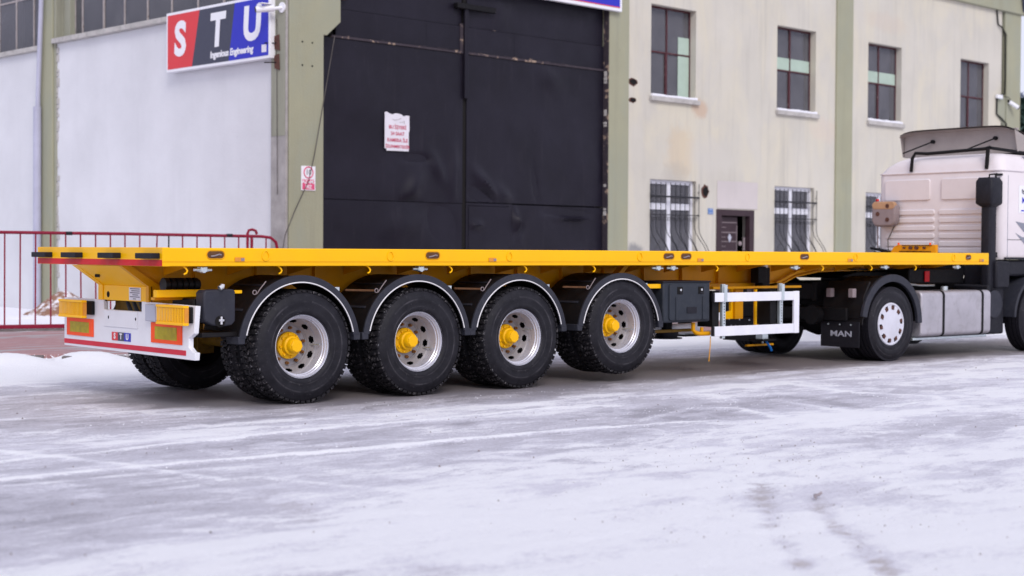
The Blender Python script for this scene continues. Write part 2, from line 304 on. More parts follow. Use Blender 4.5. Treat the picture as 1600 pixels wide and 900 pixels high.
# ------------------------------------------------------------------ mesh builder
class MB:
    def __init__(s): s.v = []; s.f = []; s.c = []
    def add(s, vs, fs):
        vs = list(vs); o = len(s.v); s.c.append((o, o+len(vs), len(s.f), len(s.f)+len(fs))); s.v += [tuple(x) for x in vs]; s.f += [tuple(i+o for i in f) for f in fs]; return s
    def box(s, x0, x1, y0, y1, z0, z1):
        return s.add([(x0,y0,z0),(x1,y0,z0),(x1,y1,z0),(x0,y1,z0),(x0,y0,z1),(x1,y0,z1),(x1,y1,z1),(x0,y1,z1)],
                     [(0,3,2,1),(4,5,6,7),(0,1,5,4),(1,2,6,5),(2,3,7,6),(3,0,4,7)])
    def prism(s, poly, ax, a0, a1):                 # poly in the two other axes (order x,y,z without ax)
        k = len(poly)
        def P(p, a):
            return {'x': (a, p[0], p[1]), 'y': (p[0], a, p[1]), 'z': (p[0], p[1], a)}[ax]
        return s.add([P(p, a0) for p in poly]+[P(p, a1) for p in poly],
                     [tuple(range(k)), tuple(range(2*k-1, k-1, -1))]+[(i, (i+1) % k, k+(i+1) % k, k+i) for i in range(k)])
    def cyl(s, p0, p1, r, seg=16, r1=None):
        p0, p1 = Vector(p0), Vector(p1); d = (p1-p0).normalized(); a = d.orthogonal().normalized(); b = d.cross(a)
        r1 = r if r1 is None else r1; vs = []
        for q, rr in ((p0, r), (p1, r1)):
            vs += [q+(a*math.cos(2*PI*i/seg)+b*math.sin(2*PI*i/seg))*rr for i in range(seg)]
        return s.add(vs, [tuple(range(seg-1, -1, -1)), tuple(range(seg, 2*seg))]+[(i, (i+1) % seg, seg+(i+1) % seg, seg+i) for i in range(seg)])
    def tube(s, pts, r, seg=8, close=False):
        pts = [Vector(p) for p in pts]; n = len(pts); vs = []; prev = None
        for i, p in enumerate(pts):
            if close: d = (pts[(i+1) % n]-pts[i-1])
            else: d = pts[min(i+1, n-1)]-pts[max(i-1, 0)]
            d.normalize()
            a = (prev-d*prev.dot(d)) if prev is not None else d.orthogonal()
            a.normalize(); prev = a; b = d.cross(a)
            vs += [p+(a*math.cos(2*PI*j/seg)+b*math.sin(2*PI*j/seg))*r for j in range(seg)]
        fs = []
        for i in range(n if close else n-1):
            k = (i+1) % n
            fs += [(i*seg+j, i*seg+(j+1) % seg, k*seg+(j+1) % seg, k*seg+j) for j in range(seg)]
        if not close: fs += [tuple(range(seg-1, -1, -1)), tuple(range((n-1)*seg, n*seg))]
        return s.add(vs, fs)
    def lathe(s, prof, seg=64, skip=None, close=False):   # prof: (r, y) about the Y axis
        vs = []; n = len(prof)
        for r, y in prof: vs += [(r*math.cos(2*PI*j/seg), y, r*math.sin(2*PI*j/seg)) for j in range(seg)]
        fs = []
        for i in range(n if close else n-1):
            k = (i+1) % n
            for j in range(seg):
                if skip and skip(i, j): continue
                fs.append((i*seg+j, i*seg+(j+1) % seg, k*seg+(j+1) % seg, k*seg+j))
        return s.add(vs, fs)
    def disc(s, c, r, y0, y1, seg=24):                    # flat drum along Y
        return s.cyl((c[0], y0, c[1]), (c[0], y1, c[1]), r, seg)
    def arc(s, cx, cz, r0, r1, y0, y1, a0, a1, n=28):     # ring sector extruded along Y, angles in degrees from +X
        A = [math.radians(a0+(a1-a0)*i/n) for i in range(n+1)]
        poly = [(cx+r1*math.cos(a), cz+r1*math.sin(a)) for a in A]+[(cx+r0*math.cos(a), cz+r0*math.sin(a)) for a in reversed(A)]
        k = len(poly); vs = [(p[0], y0, p[1]) for p in poly]+[(p[0], y1, p[1]) for p in poly]
        fs = [(i, (i+1) % k, k+(i+1) % k, k+i) for i in range(k)]
        for i in range(n): fs += [(i, i+1, k-2-i, k-1-i), (k+i+1, k+i, k+k-1-i, k+k-2-i)]
        return s.add(vs, fs)
    def grid(s, f, nu, nv):
        vs = [f(i/nu, j/nv) for j in range(nv+1) for i in range(nu+1)]
        return s.add(vs, [(j*(nu+1)+i, j*(nu+1)+i+1, (j+1)*(nu+1)+i+1, (j+1)*(nu+1)+i) for j in range(nv) for i in range(nu)])
    def loft(s, rings, caps=True):
        n = len(rings[0]); vs = [p for r in rings for p in r]
        fs = [(i*n+j, i*n+(j+1) % n, (i+1)*n+(j+1) % n, (i+1)*n+j) for i in range(len(rings)-1) for j in range(n)]
        if caps: fs += [tuple(range(n-1, -1, -1)), tuple(range((len(rings)-1)*n, len(rings)*n))]
        return s.add(vs, fs)
    def mesh(s, name, m, smooth=35, fix=True):
        me = bpy.data.meshes.new(name); me.from_pydata(s.v, [], s.f)
        if fix:
            bm = bmesh.new(); bm.from_mesh(me); bmesh.ops.recalc_face_normals(bm, faces=bm.faces); bm.to_mesh(me); bm.free()
        me.materials.append(M[m])
        if smooth:
            me.polygons.foreach_set('use_smooth', [True]*len(me.polygons)); me.set_sharp_from_angle(angle=math.radians(smooth))
        return me
    def pieces(s):
        """clusters of shapes that stand apart from each other, each a builder of its own"""
        if len(s.c) < 2: return [s]
        V = np.array(s.v); lo = [V[a:b].min(0) for a, b, _, _ in s.c]; hi = [V[a:b].max(0) for a, b, _, _ in s.c]
        n = len(s.c); lab = list(range(n))
        def find(i):
            while lab[i] != i: i = lab[i]
            return i
        if n > 400: return [s]
        for i in range(n):
            for j in range(i+1, n):
                if find(i) == find(j): continue
                gap = np.linalg.norm(np.maximum(0, np.maximum(lo[i]-hi[j], lo[j]-hi[i]))); big = max((hi[i]-lo[i]).max(), (hi[j]-lo[j]).max())
                if gap < .015 or gap < .12*big and n > 14: lab[find(j)] = find(i)
        out = {}
        for i, (a, b, c, d_) in enumerate(s.c):
            q = out.setdefault(find(i), MB()); q.add(s.v[a:b], [tuple(k-a for k in f) for f in s.f[c:d_]])
        return list(out.values())
    def build(s, name, m, parent=None, bevel=0, smooth=35, fix=True, loc=None, rot=None, **props):
        if 'kind' not in props:
            ps = s.pieces()
            if len(ps) > 1:
                os_ = [q.build(name, m, parent, bevel, smooth, fix, loc, rot, **props) for q in ps]; return os_[0]
        return put(s.mesh(name, m, smooth, fix), name, parent, bevel, loc, rot, **props)
def put(me, name, parent=None, bevel=0, loc=None, rot=None, **props):
    o = bpy.data.objects.new(name, me); COL.objects.link(o); o.parent = parent
    if loc: o.location = loc
    if rot: o.rotation_euler = rot
    if bevel:
        b = o.modifiers.new('bevel', 'BEVEL'); b.width = bevel; b.segments = 2; b.limit_method = 'ANGLE'; b.angle_limit = math.radians(40)
    for k, v in props.items(): o[k] = v
    return o
def box(name, m, parent, b, bevel=0, **kw): return MB().box(*b).build(name, m, parent, bevel, **kw)
def tag(o, label, cat, group=None):
    o['label'] = label; o['category'] = cat
    if group: o['group'] = group
    return o
def empty(name, label, cat, loc=(0, 0, 0), rz=0, parent=None, group=None):
    o = bpy.data.objects.new(name, None); COL.objects.link(o); o.location = loc; o.rotation_euler = (0, 0, rz); o.empty_display_size = .3
    if label: tag(o, label, cat, group)
    return o
def bevel_box_poly(x0, x1, z0, z1, r, n=4):
    P = []
    for cx, cz, a in ((x1-r, z1-r, 0), (x0+r, z1-r, 90), (x0+r, z0+r, 180), (x1-r, z0+r, 270)):
        for i in range(n+1):
            t = math.radians(a+90*i/n); P.append((cx+r*math.cos(t), cz+r*math.sin(t)))
    return P
def text_mesh(body, size, m, bold=0., align='CENTER', extr=.002, xs=1., shear=0., spacing=1.):
    c = bpy.data.curves.new('lettering', 'FONT'); c.body = body; c.size = size; c.align_x = align; c.align_y = 'CENTER'
    c.offset = bold; c.extrude = extr; c.shear = shear; c.space_character = spacing; c.resolution_u = 4
    o = bpy.data.objects.new('lettering', c); COL.objects.link(o)
    me = bpy.data.meshes.new_from_object(o); COL.objects.unlink(o); bpy.data.objects.remove(o); bpy.data.curves.remove(c)
    if xs != 1.: me.transform(Matrix.Diagonal((xs, 1, 1, 1)))
    me.materials.clear(); me.materials.append(M[m]); return me
def letter(body, size, m, parent, mtx, name='lettering', **kw):
    me = text_mesh(body, size, m, **kw); o = bpy.data.objects.new(name, me); COL.objects.link(o); o.parent = parent; o.matrix_local = mtx; return o
def face_mtx(origin, xdir, ydir=(0, 0, 1)):
    X = Vector(xdir).normalized(); Y = Vector(ydir).normalized(); Z = X.cross(Y)
    return Matrix(((X.x, Y.x, Z.x, origin[0]), (X.y, Y.y, Z.y, origin[1]), (X.z, Y.z, Z.z, origin[2]), (0, 0, 0, 1)))

# noise on numpy grids
def vnoise(x, y, seed=0):
    r = np.random.RandomState(seed); L = r.rand(256, 256)
    xi = np.floor(x).astype(int); yi = np.floor(y).astype(int); fx_ = x-xi; fy_ = y-yi
    fx_ = fx_*fx_*(3-2*fx_); fy_ = fy_*fy_*(3-2*fy_)
    g = lambda a, b: L[a % 256, b % 256]
    return (g(xi, yi)*(1-fx_)+g(xi+1, yi)*fx_)*(1-fy_)+(g(xi, yi+1)*(1-fx_)+g(xi+1, yi+1)*fx_)*fy_
def fbm(x, y, oct=5, seed=0, gain=.5):
    s = 0; a = 1; t = 0
    for i in range(oct): s = s+a*vnoise(x*2**i+17*i, y*2**i+31*i, seed+i); t += a; a *= gain
    return s/t

# ================================================================== SETTING: ground
KERB = [(-12, 11.6), (-4, 8.75), (.3, 6.85), (1.85, 5.95), (2.7, 5.35), (3.8, 5.0), (6, 5.05), (16, 5.55), (40, 6.85)]
def dist_poly(X, Y, pts):
    d = np.full(X.shape, 1e9)
    for (ax, ay), (bx, by) in zip(pts[:-1], pts[1:]):
        vx, vy = bx-ax, by-ay; t = np.clip(((X-ax)*vx+(Y-ay)*vy)/(vx*vx+vy*vy), 0, 1)
        d = np.minimum(d, np.hypot(X-ax-t*vx, Y-ay-t*vy))
    return d
def gs(d, w): return np.exp(-(d/w)**2)
def ground_fields(X, Y):
    warp = (fbm(X*.8, Y*.8, 3, 40)-.5)*.5
    big = fbm(X*.22, Y*.75, 5, 3); med = fbm(X*.9+5, Y*2.2, 5, 9); fine = fbm(X*3, Y*6, 4, 21)
    s = .74+1.0*(big-.5)+.55*(med-.5)+.35*(fine-.5)
    # thin wind-drawn and wheel-drawn streaks along the road
    s += .30*(fbm(X*.12, Y*3.6+warp, 4, 55)-.5)
    for sd, fr, am in ((81, 1.3, .30), (82, 2.2, .25), (83, .8, .25)):
        r_ = 1-np.abs(2*fbm(X*.16+sd, (Y+X*.03)*fr+warp*.8, 3, sd)-1); s += am*np.clip((r_-.90)/.10, 0, 1)**2*np.clip(2.5*(big-.42), 0, 1)
    s += .30*np.clip((-Y-4.0)/2.0, 0, 1)
    s -= .16*gs(Y+2.4, 1.3)*np.clip(1-(X-1)/6, 0, 1)
    s -= .30*gs(dist_poly(X, Y, [(-5, -3.9), (-3.4, -4.3), (-2.2, -4.6)]), .45)
    s += .14*np.clip((X-5)/5, 0, 1)*np.clip((-Y)/1.5, 0, 1)
    # swept, dirty strip under and beside the trailer, with shade painted under it
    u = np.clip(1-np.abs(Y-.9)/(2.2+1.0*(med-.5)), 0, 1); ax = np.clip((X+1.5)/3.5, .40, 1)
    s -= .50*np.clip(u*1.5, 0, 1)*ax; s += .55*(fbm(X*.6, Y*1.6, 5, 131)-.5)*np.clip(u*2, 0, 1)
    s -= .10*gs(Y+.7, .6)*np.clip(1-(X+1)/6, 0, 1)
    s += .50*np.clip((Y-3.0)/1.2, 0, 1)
    under_shade = np.clip(1-np.abs(Y-.95)/1.25, 0, 1)*np.clip((X+.2)/1.2, 0, 1); s -= .85*np.clip(under_shade*1.6, 0, 1)  # band of darker road colour painted in as contact shade under the trailer
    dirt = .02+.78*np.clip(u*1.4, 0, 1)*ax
    h = np.zeros_like(X)
    br_ = np.clip(.35+1.3*fbm(X*1.7, Y*1.7, 3, 31), 0, 1); rg_ = .4*fbm(X*1.2, Y*1.2, 3, 76)+.6*fbm(X*7, Y*7, 4, 77); XW, YW = X+warp*.12, Y+warp*.12
    def line(pts, w, ds, dh, dd=0, rag=.0):
        nonlocal s, h, dirt
        d = dist_poly(XW, YW, pts); k = gs(d, w)*br_
        for q in (pts[0], pts[-1]): k = k*(1-np.exp(-(np.hypot(X-q[0], Y-q[1])/.55)**2))
        if rag: k = k*np.clip(rag*(rg_-.12)*1.6, 0, 1)
        s = s+ds*k; h = h+dh*k; dirt = dirt+dd*k
    W1 = .042
    line([(-6, -2.2), (-2.34, -2.05), (-1.08, -1.95), (.46, -1.80), (2.1, -1.78), (3.99, -1.67)], W1, .62, .005)
    line([(-6, -2.7), (-2.67, -2.84), (-1.54, -2.89), (-.06, -3.01), (1.73, -3.05), (3.64, -3.35)], W1*1.1, .75, .006)
    line([(-6, -2.95), (-1.54, -3.02), (1.73, -3.20)], .09, -.22, -.004)
    line([(-2.3, -.9), (-2.1, -1.6), (-1.9, -2.11), (-1.71, -3.03), (-1.62, -3.69), (-1.55, -4.1)], .06, .55, .005)
    line([(-1.60, -3.3), (-1.2, -4.2), (-.9, -5.2)], .05, .3, .003)
    line([(2.63, -2.56), (2.6, -2.98), (2.95, -2.94), (3.94, -2.55), (4.45, -2.73), (4.11, -3.39), (3.81, -4.11)], .065, .50, .006)
    line([(2.75, -2.62), (2.95, -2.75), (3.7, -2.45)], .12, -.5, -.004)
    line([(4.25, -2.95), (4.0, -3.4), (3.75, -3.9)], .11, -.40, -.004)
    line([(4.77, -1.17), (5.24, -1.71), (5.0, -2.2), (4.7, -2.5)], .07, .42, .005)
    line([(5.5, -2.0), (5.02, -3.39), (4.88, -3.99), (4.54, -4.69)], .07, .42, .005)
    line([(5.9, -2.2), (5.45, -3.3), (5.3, -4.1)], .13, -.35, -.004)
    line([(7.0, -.9), (6.6, -2.4), (6.9, -3.2), (6.1, -4.0)], .07, .35, .004)
    line([(7.6, -1.4), (7.3, -2.6)], .25, -.30, -.004)
    line([(3.2, -.9), (3.4, -1.3), (4.2, -1.5)], .10, -.4, -.004)
    line([(2.2, -1.1), (3.3, -1.45), (3.0, -1.75), (4.0, -1.9)], .05, .5, .006)
    # brown wheel marks running to the lower right
    for t in ([(1.39, -5.57), (.55, -6.25), (-.31, -7.06), (-1.08, -7.87), (-1.9, -8.8)], [(.95, -6.30), (.38, -6.86), (-.25, -7.5), (-.79, -8.11), (-1.6, -9.1)]):
        for off, am in ((-.12, .45), (-.03, 1.), (.06, .8), (.15, .4)): line([(a+off, b+off*.8) for a, b in t], .085, -.26*am, -.001, .32, rag=1.0)
    line([(-1.5, -3.9), (-2.2, -6.0), (-2.5, -7.6)], .12, -.16, -.002, .4, rag=1.3)
    line([(-2.0, -6.4), (-2.3, -7.4)], .20, -.16, 0, .4, rag=1.4)
    h = h+.012*(big-.5)+.012*np.clip(s-.4, 0, .8)+.010*(fine-.5)+.010*(fbm(X*7, Y*9, 3, 91)-.5)
    # pushed-up snow along the kerb on the left
    dk = dist_poly(X, Y, KERB); nb = fbm(X*.9, Y*.9, 3, 5)
    stn = np.clip(1-gs(X-1.70, .20)-gs(X-2.55, .22), 0, 1); k = gs(dk+.0, .46)*np.where(X < 3.2, 1, .3)*(.85+.5*nb)*(.50+.50*stn)*np.clip(1.25-(Y-np.interp(X, [p[0] for p in KERB], [p[1] for p in KERB]))/.45, 0, 1)
    s = s+.85*k; h = h+.135*k; dirt = dirt-.8*k
    k2 = gs(dk, 1.0)*np.where(X < 3.2, 1, .2)*np.clip(2*(fbm(X*.7, Y*1.4, 4, 15)-.3), 0, 1); s = s+.40*k2; dirt = dirt-.4*k2
    return s, np.clip(dirt, 0, 1), h

def sheet(name, xs, ys, m, fields, z=0., **props):
    nx, ny = len(xs)-1, len(ys)-1
    X, Y = np.meshgrid(xs, ys); s, d, h = fields(X, Y)
    V = np.stack([X.ravel(), Y.ravel(), (h+z).ravel()], 1)
    idx = np.arange((nx+1)*(ny+1)).reshape(ny+1, nx+1)
    F = np.stack([idx[:-1, :-1].ravel(), idx[:-1, 1:].ravel(), idx[1:, 1:].ravel(), idx[1:, :-1].ravel()], 1)
    me = bpy.data.meshes.new(name); me.vertices.add(len(V)); me.vertices.foreach_set('co', V.ravel())
    me.loops.add(F.size); me.loops.foreach_set('vertex_index', F.ravel().astype(np.int32))
    me.polygons.add(len(F)); me.polygons.foreach_set('loop_start', np.arange(0, F.size, 4).astype(np.int32)); me.polygons.foreach_set('loop_total', np.full(len(F), 4, np.int32))
    me.polygons.foreach_set('use_smooth', np.ones(len(F), bool)); me.update(calc_edges=True)
    for nme, arr in (('snow', s), ('dirt', d)):
        at = me.attributes.new(nme, 'FLOAT', 'POINT'); at.data.foreach_set('value', arr.ravel().astype(np.float32))
    me.materials.append(M[m]); return put(me, name, **props)
def road_fields(X, Y):
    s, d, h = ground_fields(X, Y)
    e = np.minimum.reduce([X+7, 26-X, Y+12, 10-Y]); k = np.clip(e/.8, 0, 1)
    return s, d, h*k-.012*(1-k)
AR = np.arange
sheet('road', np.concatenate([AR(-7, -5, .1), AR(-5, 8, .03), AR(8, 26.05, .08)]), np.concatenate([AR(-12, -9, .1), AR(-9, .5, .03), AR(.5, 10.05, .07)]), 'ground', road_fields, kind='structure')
def far_fields(X, Y):
    s = .62+.9*(fbm(X*.2, Y*.4, 4, 3)-.5); return s, .25+0*X, -.03+0*X
sheet('ground', np.linspace(-350, 650, 126), np.linspace(-350, 650, 126), 'ground', far_fields, kind='structure')

def inside_pave(X, Y):
    kx = [p[0] for p in KERB]; ky = [p[1] for p in KERB]; return Y-np.interp(X, kx, ky)
def pave():
    xs = np.arange(-12, 40, .12); n = 60; kx = [p[0] for p in KERB]; ky = [p[1] for p in KERB]
    y0 = np.interp(xs, kx, ky); T = np.linspace(0, 1, n)**1.3
    X = np.repeat(xs[None], n, 0); Y = y0[None]+(26-y0[None])*T[:, None]
    s = .06+.9*(fbm(X*.6, Y*1.1, 4, 61)-.5)
    bx = X*.05408+(Y-10.248)*.99854-7.938*.05408      # depth behind the front face line
    fen = (Y-11.58)+(X-3.44)*.3027                    # signed distance beyond the fence
    s = s+.95*np.clip((fen+.1)/.35, 0, 1)             # snow-covered behind the fence
    near = np.clip((1.7-X)/.6, 0, 1)*np.clip(1-(Y-y0[None]-.1)/1.5, 0, 1); s = s+.95*near
    s = s+.35*gs(fen+.45, .22)
    h = .125+.04*np.clip(s-.4, 0, .6)+.01*fbm(X*2, Y*2, 3, 5)
    h[0] = -.06; Y[0] = y0; Y[1] = y0+.003
    idx = np.arange(X.size).reshape(X.shape)
    F = np.stack([idx[:-1, :-1].ravel(), idx[:-1, 1:].ravel(), idx[1:, 1:].ravel(), idx[1:, :-1].ravel()], 1)
    me = bpy.data.meshes.new('pavement'); me.from_pydata(np.stack([X.ravel(), Y.ravel(), h.ravel()], 1).tolist(), [], F.tolist())
    me.polygons.foreach_set('use_smooth', [True]*len(me.polygons))
    at = me.attributes.new('snow', 'FLOAT', 'POINT'); at.data.foreach_set('value', s.ravel().astype(np.float32))
    me.materials.append(M['paving']); return put(me, 'pavement', kind='structure')
pav = pave()
# kerb stones, each its own piece
def kerb():
    acc = 0; pts = [Vector((a, b, 0)) for a, b in KERB]; k = 0
    for a, b in zip(pts[:-1], pts[1:]):
        L = (b-a).length; d = (b-a)/L; nrm = Vector((-d.y, d.x, 0)); t = 0
        while t < L-.2 and a.x+t*d.x < 18:
            l = min(.78, L-t); c = a+d*(t+l/2)
            if c.x > -5:
                jit = random.uniform(-.02, .02)
                o = MB().box(-l/2+.012, l/2-.012, -.07, .075, -.05, .128+jit*.4).build('kerb_stone', 'stone', pav, .012, loc=(c.x+nrm.x*(jit-.06), c.y+nrm.y*(jit-.06), 0), rot=(0, 0, math.atan2(d.y, d.x)))
            t += .8
kerb()

# ================================================================== BUILDING
BR = math.radians(3.1)
bld = empty('factory_building', 'two storey rendered factory building with sage green columns and big dark gate', 'building', (7.9383, 10.2480, 0), BR)
H = 9.3; Z0 = .1
def bpart(name, m, b, bevel=0, **kw): return box(name, m, bld, b, bevel, **kw)
def wall_cells(mb, a0, a1, z0, z1, holes, fn):
    xs = sorted(set([a0, a1]+[h[0] for h in holes]+[h[1] for h in holes])); zs = sorted(set([z0, z1]+[h[2] for h in holes]+[h[3] for h in holes]))
    for i in range(len(xs)-1):
        run = None
        for j in range(len(zs)-1):
            cx, cz = (xs[i]+xs[i+1])/2, (zs[j]+zs[j+1])/2
            solid = not any(h[0] < cx < h[1] and h[2] < cz < h[3] for h in holes)
            if solid and run is None: run = zs[j]
            if (not solid) and run is not None: fn(mb, xs[i], xs[i+1], run, zs[j]); run = None
        if run is not None: fn(mb, xs[i], xs[i+1], run, zs[-1])
UP = [(9.45, 10.96, 4.78, 6.74), (13.95, 15.51, 4.78, 6.76), (17.77, 19.32, 4.78, 6.74), (22.27, 23.80, 4.78, 6.74)]
LO = [(9.45, 11.01, 1.10, 3.01), (13.90, 15.49, 1.10, 3.01), (17.73, 19.30, 1.10, 2.98), (22.27, 23.80, 1.10, 2.98)]
DOOR = (11.72, 13.11, Z0, 2.42)
def wall_bay(x0, x1, holes):
    mb = MB(); wall_cells(mb, x0, x1, Z0, H, holes, lambda m_, a, b, c, d: m_.box(a, b, 0, .32, c, d))
    bm = bmesh.new(); me = mb.mesh('wall', 'wall_cream', 0); bm.from_mesh(me); bmesh.ops.remove_doubles(bm, verts=bm.verts, dist=1e-5); bm.to_mesh(me); bm.free()
    return put(me, 'wall', bld)
wall_bay(8.72, 16.34, [UP[0], UP[1], LO[0], LO[1], DOOR])
wall_bay(17.03, 24.5, [UP[2], UP[3], LO[2], LO[3]])
# columns
def col_front(poly, y0, y1, name='column', m='green'): return MB().prism(poly, 'y', y0, y1).build(name, m, bld, .012, 0)
col_front([(0, Z0), (.73, Z0), (.73, 5.18), (.80, 5.18), (1.10, 5.44), (1.10, H), (0, H)], -.03, .5)
MB().box(.004, .45, -.012, .0, 0, 1)   # (shape only)
col_front([(8.10, Z0), (8.72, Z0), (8.72, H), (8.10, H)], -.03, .45)
col_front([(16.34, Z0), (17.03, Z0), (17.03, H), (16.34, H)], -.05, .40)
col_front([(24.72, Z0), (25.52, Z0), (25.52, 8.9), (24.60, 8.9), (24.60, 7.72), (24.72, 7.60)], -.05, .5)
col_front([(24.22, 5.36), (24.718, 5.0), (24.718, 5.86), (24.22, 5.86)], -.02, .2, 'column', 'green')
# eave beam, gutter and roof at the right end
bpart('eave_beam', 'green', (17.035, 25.7, -.12, .30, 8.25, 8.85), .015)
MB().tube([(17.05, -.22, 8.93), (25.0, -.22, 8.93), (25.35, -.22, 8.80), (25.5, -.16, 8.35)], .055, 10).build('gutter', 'slate', bld)
bpart('roof', 'roof_sheet', (-.2, 25.9, -.25, 12.3, 9.3, 9.42))
bpart('end_wall', 'wall_cream', (25.2, 25.5, .5, 12, Z0, 9.29))
bpart('back_wall', 'wall_cream', (0.35, 25.2, 11.9, 12.0, Z0, 9.29))
bpart('inner_floor', 'dark_void', (.5, 25.1, .6, 11.8, Z0-.02, Z0+.05))
bpart('inner_ceiling', 'dark_void', (.5, 25.1, .42, 11.8, 3.9, 4.0))
bpart('inner_partition', 'dark_void', (8.8, 25.1, 3.0, 3.1, Z0+.05, 9.2))
# gate opening: jambs, lintel, two leaves made of sheets
GY = .13
def sheet_panel(x0, x1, z0, z1, y, name='gate_panel', dents=(), seed=0, parent=None, th=.02, m='gate', amp=.010):
    nu, nv = max(2, int((x1-x0)/.06)), max(2, int((z1-z0)/.06)); mb = MB()
    gx = np.linspace(x0, x1, nu+1); gz = np.linspace(z0, z1, nv+1); X, Z = np.meshgrid(gx, gz)
    D = amp*(fbm(X*1.1, Z*1.0, 3, seed+5)-.5)*2+.004*(fbm(X*4, Z*4, 2, seed)-.5)
    for (cx, cz, wx, wz, ang, dep) in dents:
        ca, sa = math.cos(ang), math.sin(ang); u = (X-cx)*ca+(Z-cz)*sa; v_ = -(X-cx)*sa+(Z-cz)*ca
        D += 2.6*dep*np.exp(-(u/wx)**2-(v_/wz)**2)
    edge = np.minimum.reduce([X-x0, x1-X, Z-z0, z1-Z]); D = D*np.clip(edge/.10, 0, 1)
    Yv = y-D
    vs = [(X[j, i], Yv[j, i], Z[j, i]) for j in range(nv+1) for i in range(nu+1)]
    mb.add(vs, [(j*(nu+1)+i, j*(nu+1)+i+1, (j+1)*(nu+1)+i+1, (j+1)*(nu+1)+i) for j in range(nv) for i in range(nu)])
    mb.box(x0, x1, y+.012, y+.012+th, z0, z1)
    return mb.build(name, m, parent or bld, smooth=40, fix=False)
sheet_panel(.735, 4.14, Z0+.03, 2.345, GY, dents=[(2.6, 1.9, .5, .3, .4, .03), (3.6, 2.0, .25, .35, 1.0, -.03)], seed=1)
sheet_panel(.735, 4.14, 2.355, 5.18, GY-.008, dents=[(2.9, 2.62, .18, .35, -.6, .045), (3.5, 3.0, .12, .35, .6, .03), (3.0, 3.15, .25, .05, 0, -.04), (1.6, 4.2, .6, .5, .3, .02), (3.9, 2.9, .12, .5, 0, .03)], seed=2)
sheet_panel(4.24, 8.09, 2.385, 5.18, GY-.006, dents=[(4.75, 2.70, .40, .10, -.75, .05), (4.65, 2.50, .30, .07, -.35, -.06), (5.2, 2.55, .30, .12, -.7, .03), (6.5, 4.9, .2, .3, 1.2, .025), (7.6, 3.2, .5, .5, .6, .02), (6.1, 2.75, .05, .3, .2, -.02)], seed=3)
sheet_panel(5.46, 8.09, Z0+.03, 2.36, GY-.003, dents=[(7.0, 2.24, .45, .05, -.04, -.06), (7.2, 2.12, .4, .04, -.03, .05), (5.58, 2.0, .07, .25, .3, .05), (5.65, 1.85, .05, .12, -.5, -.05)], seed=4)
wick = sheet_panel(4.30, 5.38, Z0+.06, 2.31, GY-.016, name='wicket_door', dents=[(4.5, 1.95, .15, .05, 0, .04), (4.9, 1.4, .3, .3, 0, .01)], seed=5)
MB().box(4.24, 4.295, GY-.01, GY+.03, Z0, 2.37).box(5.385, 5.455, GY-.01, GY+.03, Z0, 2.37).box(4.295, 5.385, GY-.01, GY+.03, 2.315, 2.37).build('wicket_frame', 'gate', bld, .006)
sheet_panel(1.11, 3.22, 5.235, 5.70, GY-.004, seed=6); sheet_panel(3.225, 4.12, 5.235, 5.70, GY-.004, seed=7)
sheet_panel(4.26, 5.50, 5.235, 5.70, GY-.004, seed=8); sheet_panel(5.505, 8.09, 5.235, 5.70, GY-.004, seed=9)
sheet_panel(1.11, 4.12, 5.71, 7.7, GY+.02, seed=10); sheet_panel(4.26, 8.09, 5.71, 7.7, GY+.02, seed=11, dents=[(5, 6.2, .4, .3, .3, .03)])
MB().box(.74, 1.09, GY+.05, GY+.06, 5.19, 5.45).build('gate_gap_backing', 'dark_void', bld)
MB().box(1.0, 4.13, GY-.03, GY+.02, 5.185, 5.228).box(4.25, 8.09, GY-.03, GY+.02, 5.185, 5.228).build('gate_rail', 'gate_rust', bld, .004)
for a, b, z in ((1.15, 2.3, 5.232), (2.65, 4.1, 5.232), (4.3, 5.6, 5.232), (5.9, 7.3, 5.232), (4.6, 5.1, 5.705)):
    pts = []; x = a
    while x < b: pts.append((x, z+random.uniform(-.012, .012))); x += random.uniform(.05, .14)
    mb = MB()
    for (xa, za), (xb, zb) in zip(pts[:-1], pts[1:]):
        if random.random() < .45: mb.box(xa, xb, GY-.036, GY-.03, za-.004, za+random.uniform(.002, .010))
    mb.build('peeled_paint_chips', 'gate_rust', bld, kind='stuff')
MB().box(4.145, 4.235, GY+.01, GY+.05, Z0, 7.7).build('gate_gap_strip', 'dark_void', bld)
MB().box(4.13, 4.23, GY-.075, GY-.02, 4.34, 6.1).build('gate_guide_post', 'gate', bld, .006)
MB().box(4.06, 4.14, GY-.02, GY+.01, 5.2, 5.75).build('gate_guide_strip', 'gate_rust', bld, .004)
MB().box(3.9, 4.9, GY-.12, GY, 6.02, 6.12).build('roller_bracket', 'dark_steel', bld, .01)
MB().box(1.1, 1.3, GY-.1, GY, 5.86, 6.0).build('roller_bracket', 'rust', bld, .01)
MB().box(8.085, 8.099, -.02, .12, Z0, 7.0).build('gate_jamb_edge', 'gate_rust', bld)
MB().box(.735, 8.10, .36, .40, Z0, 7.7).build('gate_backing', 'dark_void', bld)
MB().box(1.10, 8.10, 0, .32, 7.7, H).build('lintel', 'green', bld)
# ragged cement on the right gate jamb
mb = MB(); z = 2.2
while z < 5.1:
    hh = random.uniform(.04, .16); (mb.box(8.06+random.uniform(0, .03), 8.104, .02, .1, z, z+hh*.9) if random.random() < .45 else None); z += hh
mb.build('rough_cement_edge', 'ledge', bld, .006, kind='stuff')

